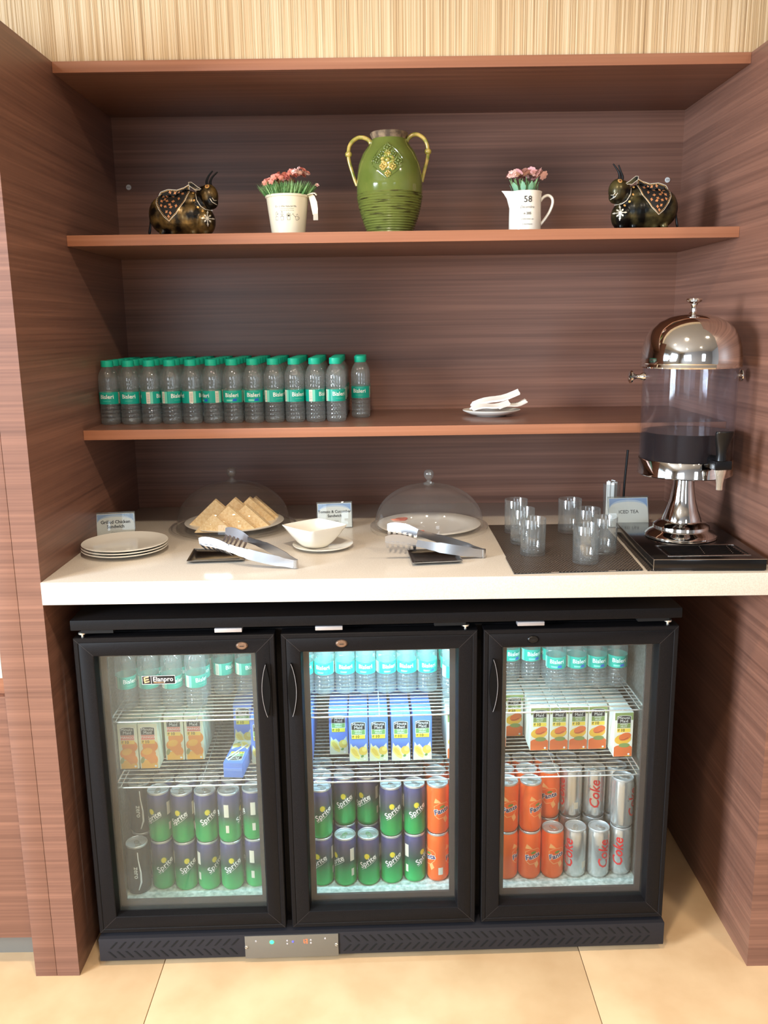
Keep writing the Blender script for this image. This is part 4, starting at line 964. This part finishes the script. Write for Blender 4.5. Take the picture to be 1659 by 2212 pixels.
def figurine(x, y, flip, label, hd):
    t = empty('bull_figurine', (x, y, Z2), label=label, cat='figurine', group='decorated bull figurines')
    S_ = .000295; s_ = flip
    X = lambda px: (px-417)*S_*s_; Zp = lambda py: (625-py)*S_
    blobs = [((X(350), 0, .047), (.060, .042, .0455)), ((X(250), 0, .050), (.034, .036, .043)), ((X(470), 0, .044), (.045, .040, .0425)), ((X(470), .0, .075), (.035, .026, .030)), ((X(585), -.002, .034), (.026, .034, .033)), ((X(560), -.004, .072), (.027, .024, .026)),
             ((X(636), -.012, .090), (.0225, .023, .028)), ((X(655), -.016, .076), (.0165, .018, .016)), ((X(600), -.008, .095), (.020, .020, .020))]
    for lx in (250, 330, 500, 600):
        for ly in (-.018, .018): blobs.append(((X(lx), ly, .008), (.0085, .0085, .0088)))
    body, bv = remeshed('body', blobs, hide if flip > 0 else hide2, t)
    p = Print(); f = lambda P: [((a-417)*S_*s_, (625-c)*S_) for a, c in P]
    cl = [(222, 330), (250, 282), (310, 262), (380, 268), (440, 250), (484, 226), (482, 290), (455, 350), (420, 405), (385, 460), (325, 515), (285, 480), (245, 425), (222, 375)]
    p.poly(f(cl), 0, 2); c2 = f(cl+[cl[0]]); p.line(c2, .0013, 3, 5)
    for (a, c), (a2, d) in zip(c2, c2[1:]):
        n_ = max(1, int(math.dist((a, c), (a2, d))/.0035))
        for k in range(n_): q = k/n_; p.disc((a+(a2-a)*q)*.93+.07*X(350), (c+(d-c)*q)*.93+.07*Zp(370), .0011, .0011, 2, 6, n=6)
    rnd = random.Random(5)
    for (a, c) in ((325, 285), (300, 320), (350, 320), (270, 320), (265, 360), (310, 360), (360, 365), (400, 340), (430, 300), (265, 395), (300, 405), (345, 410), (385, 400), (310, 445), (340, 455), (325, 480), (400, 290), (365, 290), (290, 345), (335, 390)):
        u, v = (a-417)*S_*s_, (625-c)*S_; an = rnd.random()*3
        p.disc(u, v, .0042, .0017, 1, 5, n=8, rot=an).disc(u, v, .0036, .0015, 1, 6, n=8, rot=an+1.4)
    for P in ([(530, 280), (545, 350), (575, 400), (610, 425), (660, 428)],): p.line(f(P), .0014, 3, 4)
    for (a, c) in ((512, 295), (525, 355), (552, 410), (590, 440)): p.disc((a-417)*S_*s_, (625-c)*S_, .0028, .0028, 2, 5, n=8)
    u, v = (635-417)*S_*s_, (625-252)*S_; p.disc(u, v, .0052, .0052, 2, 5, n=10).disc(u, v, .0030, .0030, 1, 6, n=8).disc(u, v, .0014, .0014, 0, 7, n=8)
    u, v = (625-417)*S_*s_, (625-495)*S_
    for k in range(8):
        a = k*PI/4; L = .017 if k % 2 == 0 else .011
        p.line([(u, v), (u+L*cos(a)*.8, v+L*sin(a))], .0018, 3, 4).disc(u+L*cos(a)*.6, v+L*sin(a)*.75, .0022, .0022, 3, 5, n=6)
    p.line(f([(655, 345), (672, 372), (700, 388)]), .0013, 3, 4).line(f([(672, 340), (685, 360), (700, 358)]), .0011, 3, 4)
    b = B(); p.emit(b, proj(bv), maxlen=.004, step=.00022)
    b.obj('saddle_cloth', [blackc, copper, gold, silver], t, label='embroidered saddle cloth, collar and eye')
    hz = .114 if flip > 0 else .113
    for a, c, d in ((636, 660, -.020), (655, 690, -.004)) if flip > 0 else ((640, 668, -.020), (600, 608, -.002)):
        B().tube(smooth([(X(a), d, .110), (X(a)+(-.002)*s_, d-.001, .122), (X(a)+.003*s_*(1 if flip > 0 else .8), d-.001, .134), (X(c)+.006*s_, d, .146+.004*(flip < 0))], 4), [.0040-.0002*k for k in range(13)], 8).obj('horn', 'blackp', t)
    eb = B(); ep = [(0, 0, 0), (.010, -.002, .006), (.024, -.004, .0165), (.030, -.004, .016), (.029, -.004, .009), (.016, -.002, -.001)]
    T_ = Matrix.Translation((X(590), -.022, .104)) @ Matrix.Diagonal((-s_, 1, 1, 1))
    eb.loft([[(q[0]*k+.013*(1-k), q[1]+dy, q[2]*k+.007*(1-k)) for q in ep] for k, dy in ((1, .001), (1.04, -.0005), (.92, -.002), (.5, -.001))], 0, T_, capb=True, capt=True)
    eb.tube([tuple(T_ @ Vector((q[0], q[1]-.001, q[2]))) for q in ep+[ep[0]]], .0009, 6, 1)
    eb.obj('ear', [hide if flip > 0 else hide2, silver], t)
    B().tube(smooth([(X(170), 0, .080), (X(150), 0, .060), (X(140), 0, .030), (X(125), 0, .006)], 4), [.0030, .0028, .0026, .0024, .0022, .0022, .0022, .0022, .0024, .0028, .0032, .0030, .0018], 8).obj('tail', 'blackp', t)
figurine(.262, .413, 1, 'antique bronze bull figurine facing right at the left end of the middle shelf', 0)
figurine(1.3635, .415, -1, 'dark bronze bull figurine facing left at the right end of the middle shelf', 0)

# flower pot with printed cacti
pt = empty('flower_pot', (.5115, .4125, Z2), label='tapered cream pot of coral flowers with cactus print and side ribbon', cat='flower pot')
Rz = lambda z: .0400+(.0500-.0400)*(z/.088)
b = B().lathe([(0, 0), (.0385, 0), (.0400, .0015), (.0500, .084), (.0520, .085), (.0528, .0875), (.0520, .0900), (.0490, .0900), (.0470, .080), (0, .078)], 110)
p = Print()
p.text('Enjoy the natural life', .0, .0615, .0062, 1, 1, bold=.01).text('Take time to smell the flowers', .001, .0565, .0030, 1, 1).text('and watch your garden growing', 0, .0525, .0030, 1, 1)
def potlet(u, k):
    v = .031; p.line([(u-.0036, v+.008), (u+.0036, v+.008), (u+.0028, v), (u-.0028, v), (u-.0036, v+.008)], .0006, 1, 1)
    if k == 0: p.line([(u, v+.008), (u-.003, v+.013), (u-.001, v+.019), (u+.002, v+.017), (u, v+.012)], .0006, 1).line([(u+.001, v+.012), (u+.004, v+.016), (u+.003, v+.011)], .0006, 1)
    if k == 1: p.line([(u, v+.008), (u-.0022, v+.012), (u, v+.020), (u+.0022, v+.012), (u, v+.008)], .0006, 1).line([(u-.003, v+.0115), (u+.003, v+.0115)], .0005, 1)
    if k == 2: [p.line([(u, v+.008), (u+.006*cos(a), v+.008+.008*sin(a))], .0009, 1) for a in (.4, .9, 1.57, 2.2, 2.7)]
    if k == 3: p.line([(u-.0036, v+.006), (u-.010, v+.013)], .0007, 1).line([(u-.0115, v+.012), (u-.0085, v+.0145)], .0006, 1).line([(u+.0036, v+.007), (u+.007, v+.006), (u+.007, v+.003), (u+.0036, v+.002)], .0006, 1).line([(u-.002, v+.010), (u+.001, v+.014), (u+.003, v+.010)], .0006, 1)
for k, u in enumerate((-.021, -.0075, .008, .028)): potlet(u-.002, k)
p.emit(b, lambda u, v, l: ((Rz(v)+l)*sin(u/Rz(v)), -(Rz(v)+l)*cos(u/Rz(v)), v), step=.0003, maxlen=.003)
b.obj('pot', ['cream', 'ink'], pt)
b = B(); strip(b, [(.056, -.016, .090), (.0600, -.018, .084), (.0640, -.018, .072), (.0660, -.018, .058), (.0670, -.018, .045)], [.010, .014, .016, .015, .012], .0012, [(1, 0, .2)]*5)
strip(b, [(.050, -.018, .0905), (.060, -.020, .0935), (.068, -.022, .093), (.072, -.022, .088)], [.008, .010, .010, .007], .001, [(0, 1, .3)]*4)
b.obj('ribbon', 'cream', pt)
B().box(.0620, .0735, -.0195, -.0170, .032, .047, bev=.0006).obj('ribbon_tag', M.setdefault('lin', mat('linen_tag', (196, 188, 172), .8)), pt)
green = noise_mix(mat('grassy_foliage', (58, 120, 60), .5), (84, 148, 78), (166, 206, 146), nscale=60)[0]
coral = mat('coral_petals', (250, 160, 146), .6); pinkp = mat('dusty_pink_petals', (246, 196, 186), .6); pinkd = mat('mauve_petals', (234, 178, 184), .6)
rnd = random.Random(11)
b = B()
for k in range(520):
    a = rnd.random()*2*PI; r_ = .046*math.sqrt(rnd.random()); x, y = r_*cos(a), r_*sin(a)
    h_ = .036+.012*rnd.random()-.45*max(0, r_-.03); dx, dy = x*.6+rnd.uniform(-.006, .006), y*.3+rnd.uniform(-.006, .006)
    z0 = .078; w_ = .0006+.0005*rnd.random(); q = rnd.random()*PI; cx, cy = cos(q)*w_, sin(q)*w_
    b.add([(x-cx, y-cy, z0), (x+cx, y+cy, z0), (x+dx*.6+cx*1.2, y+dy*.6+cy*1.2, z0+h_*.6), (x+dx*.6-cx*1.2, y+dy*.6-cy*1.2, z0+h_*.6), (x+dx, y+dy, z0+h_)], [(0, 1, 2, 3), (3, 2, 4)], 0)
    for j in range(3):
        s0 = .35+.18*j; px, py, pz = x+dx*s0, y+dy*s0, z0+h_*s0; an = rnd.random()*2*PI; L = .007
        b.add([(px, py, pz), (px+L*cos(an)*.6, py+L*sin(an)*.6-.001, pz+.0035), (px+L*cos(an), py+L*sin(an), pz+.006), (px+L*cos(an)*.6, py+L*sin(an)*.6+.001, pz+.0030)], [(0, 1, 2, 3)], 0)
b.obj('foliage', green, pt, kind='stuff')
def blossom(m_, nm, R_, pet=5, layers=2):
    b = B()
    for ly in range(layers):
        for k in range(pet):
            a = 2*PI*(k+.5*ly)/pet; r1 = R_*(1-.25*ly); zt = .0022+.002*ly
            c_, s_ = cos(a), sin(a); w_ = r1*.42
            P = [(0, 0, 0), (r1*.55*c_-w_*s_, r1*.55*s_+w_*c_, zt), (r1*c_-w_*.5*s_, r1*s_+w_*.5*c_, zt*.7), (r1*c_+w_*.5*s_, r1*s_-w_*.5*c_, zt*.8), (r1*.55*c_+w_*s_, r1*.55*s_-w_*c_, zt)]
            b.add(P, [(0, 4, 3, 2, 1)], 0, True)
    b.sphere((0, 0, .001), (.0012, .0012, .0012), 0, 6, 4); return b.mesh(nm, [m_])
fm = blossom(coral, 'flower_head', .0062); fm2 = blossom(pinkp, 'flower_head', .0056)
for k in range(84):
    u = (k*.61803) % 1; a = 2*PI*u; r_ = .052*math.sqrt((k+.5)/84); x, y = r_*cos(a)*1.08, r_*sin(a)
    z = .126+rnd.uniform(-.005, .005)-.30*max(0, r_-.035)+(.010 if x > .015 else 0)+(.004 if x > .035 else 0)-(.006 if x < -.03 else 0)
    link('flower_head', fm if x < .022 or k % 3 == 0 else fm2, pt, (x-.003, y, z+.004), (rnd.uniform(-.5, .9)+.45, rnd.uniform(-.5, .5), rnd.random()*6)).scale = (1.15,)*3
link('flower_head', fm2, pt, (.072, -.006, .112), (.8, .3, 0)); 
B().tube([(.035, 0, .085), (.055, -.004, .098), (.072, -.006, .111)], .0006, 5).obj('stem', green, pt)

# jug of pink flowers
jg = empty('jug', (1.0805, .4125, Z2), label='white enamel-style jug printed 58 with pink flowers', cat='jug')
RJ = lambda z: .0385 if z < .04 else .0385-.0012*sin((z-.04)/.05*PI*.5)
jpf = [(0, 0), (.0370, 0), (.0385, .0015), (.0383, .030), (.0378, .055), (.0376, .075), (.0385, .086), (.0400, .0905), (.0392, .0915), (.0365, .086), (.0355, .060), (0, .056)]
def sp(q, a):
    x, y, z = q; d = abs(((a-PI+PI) % (2*PI))-PI); k = max(0, 1-d/.55); up = max(0, (z-.055)/.036)
    return (x-(.017*k*k*up**1.6 if math.hypot(x, y) > .03 else 0), y*(1-.0*k), z+.0035*k*up)
b = B().lathe(jpf, 110, fn=sp)
p = Print()
p.text('58', .0005, .0705, .0205, 1, 1, bold=.0).text('Décembre', -.001, .0535, .0080, 2, 1, shear=.4).text('n 205', 0, .0390, .0080, 1, 1, bold=.01).text('collection en', 0, .0265, .0058, 2, 1, shear=.2).text('Litermont', 0, .0150, .0058, 2, 1, shear=.2)
p.emit(b, lambda u, v, l: ((.0386+l)*sin(u/.0386), -(.0386+l)*cos(u/.0386), v), step=.0003, maxlen=.003)
b.obj('jug_body', [M['porc'], 'ink', 'greyink'], jg)
B().tube(smooth([(.036, 0, .070), (.043, 0, .079), (.054, 0, .0835), (.0635, 0, .078), (.066, 0, .066), (.060, 0, .048), (.050, 0, .032), (.0415, 0, .021), (.037, 0, .016)], 4), [.0036]*33, 10, flat=1.3).obj('handle', 'porc', jg)
leafm = mat('sage_leaves', (120, 168, 136), .6)
b = B()
for k in range(26):
    a = rnd.random()*2*PI; r_ = .030*math.sqrt(rnd.random()); x, y = r_*cos(a), r_*sin(a)
    b.tube([(x*.7, y*.7, .058), (x*.95, y*.95, .095), (x*1.35, y*1.2, .118+rnd.uniform(-.004, .006))], .0007, 4, 0)
b.obj('stems', green, jg, kind='stuff')
for k in range(12):
    a = k*2*PI/12+.2; r_ = .022+.006*(k % 2); x, y = r_*cos(a), r_*sin(a); L = .024
    lb_ = B().loft([[(-w_, 0, z), (0, -.0008, z), (w_, 0, z), (0, .0006, z)] for w_, z in ((.001, 0), (.0055, .008), (.0065, .014), (.004, .021), (.0006, .026))], capb=True, capt=True)
    if k == 0: lm = lb_.mesh('leaf', [leafm])
    link('leaf', lm, jg, (x, y, .088), (rnd.uniform(-.3, .5), rnd.uniform(-.2, .2)+x*12, a+1.57))
fb = blossom(pinkp, 'flower_head', .0105, 7, 3); fb2 = blossom(pinkd, 'flower_head', .0098, 7, 3)
for k in range(24):
    a = 2*PI*((k*.61803) % 1); r_ = .046*math.sqrt((k+.5)/24); x, y = r_*cos(a), r_*sin(a)
    z = .132-.30*max(0, r_-.030)+rnd.uniform(-.003, .003)
    link('flower_head', (fb, fb2)[k % 3 == 2], jg, (x, y, z+.001), (.45+rnd.uniform(-.3, .4)-y*8, x*16, rnd.random()*6)).scale = (1.1,)*3
# ceiling downlights of the room
for k, (x, y, p) in enumerate(LAMPS):
    t = empty('ceiling_light', (x, y, 2.75), label=('round recessed ceiling downlight, %s, seen only as reflections' % ('nearest over the counter', 'over the counter toward the left wall', 'over the counter toward the right wall', 'behind the viewer at the left', 'behind the viewer at the right')[k]), cat='ceiling light', group='recessed ceiling downlights')
    B().lathe([(.085, -.052), (.105, -.052), (.107, -.048), (.107, 0), (.088, 0)], 32).obj('lamp_trim', 'white', t)
    B().lathe([(.084, -.046), (0, -.050)][::-1], 32).obj('lamp_lens', M.setdefault('lampglow', mat('lamp_glow', (255, 236, 200), .5, emit=(255, 220, 165), es=14)), t)
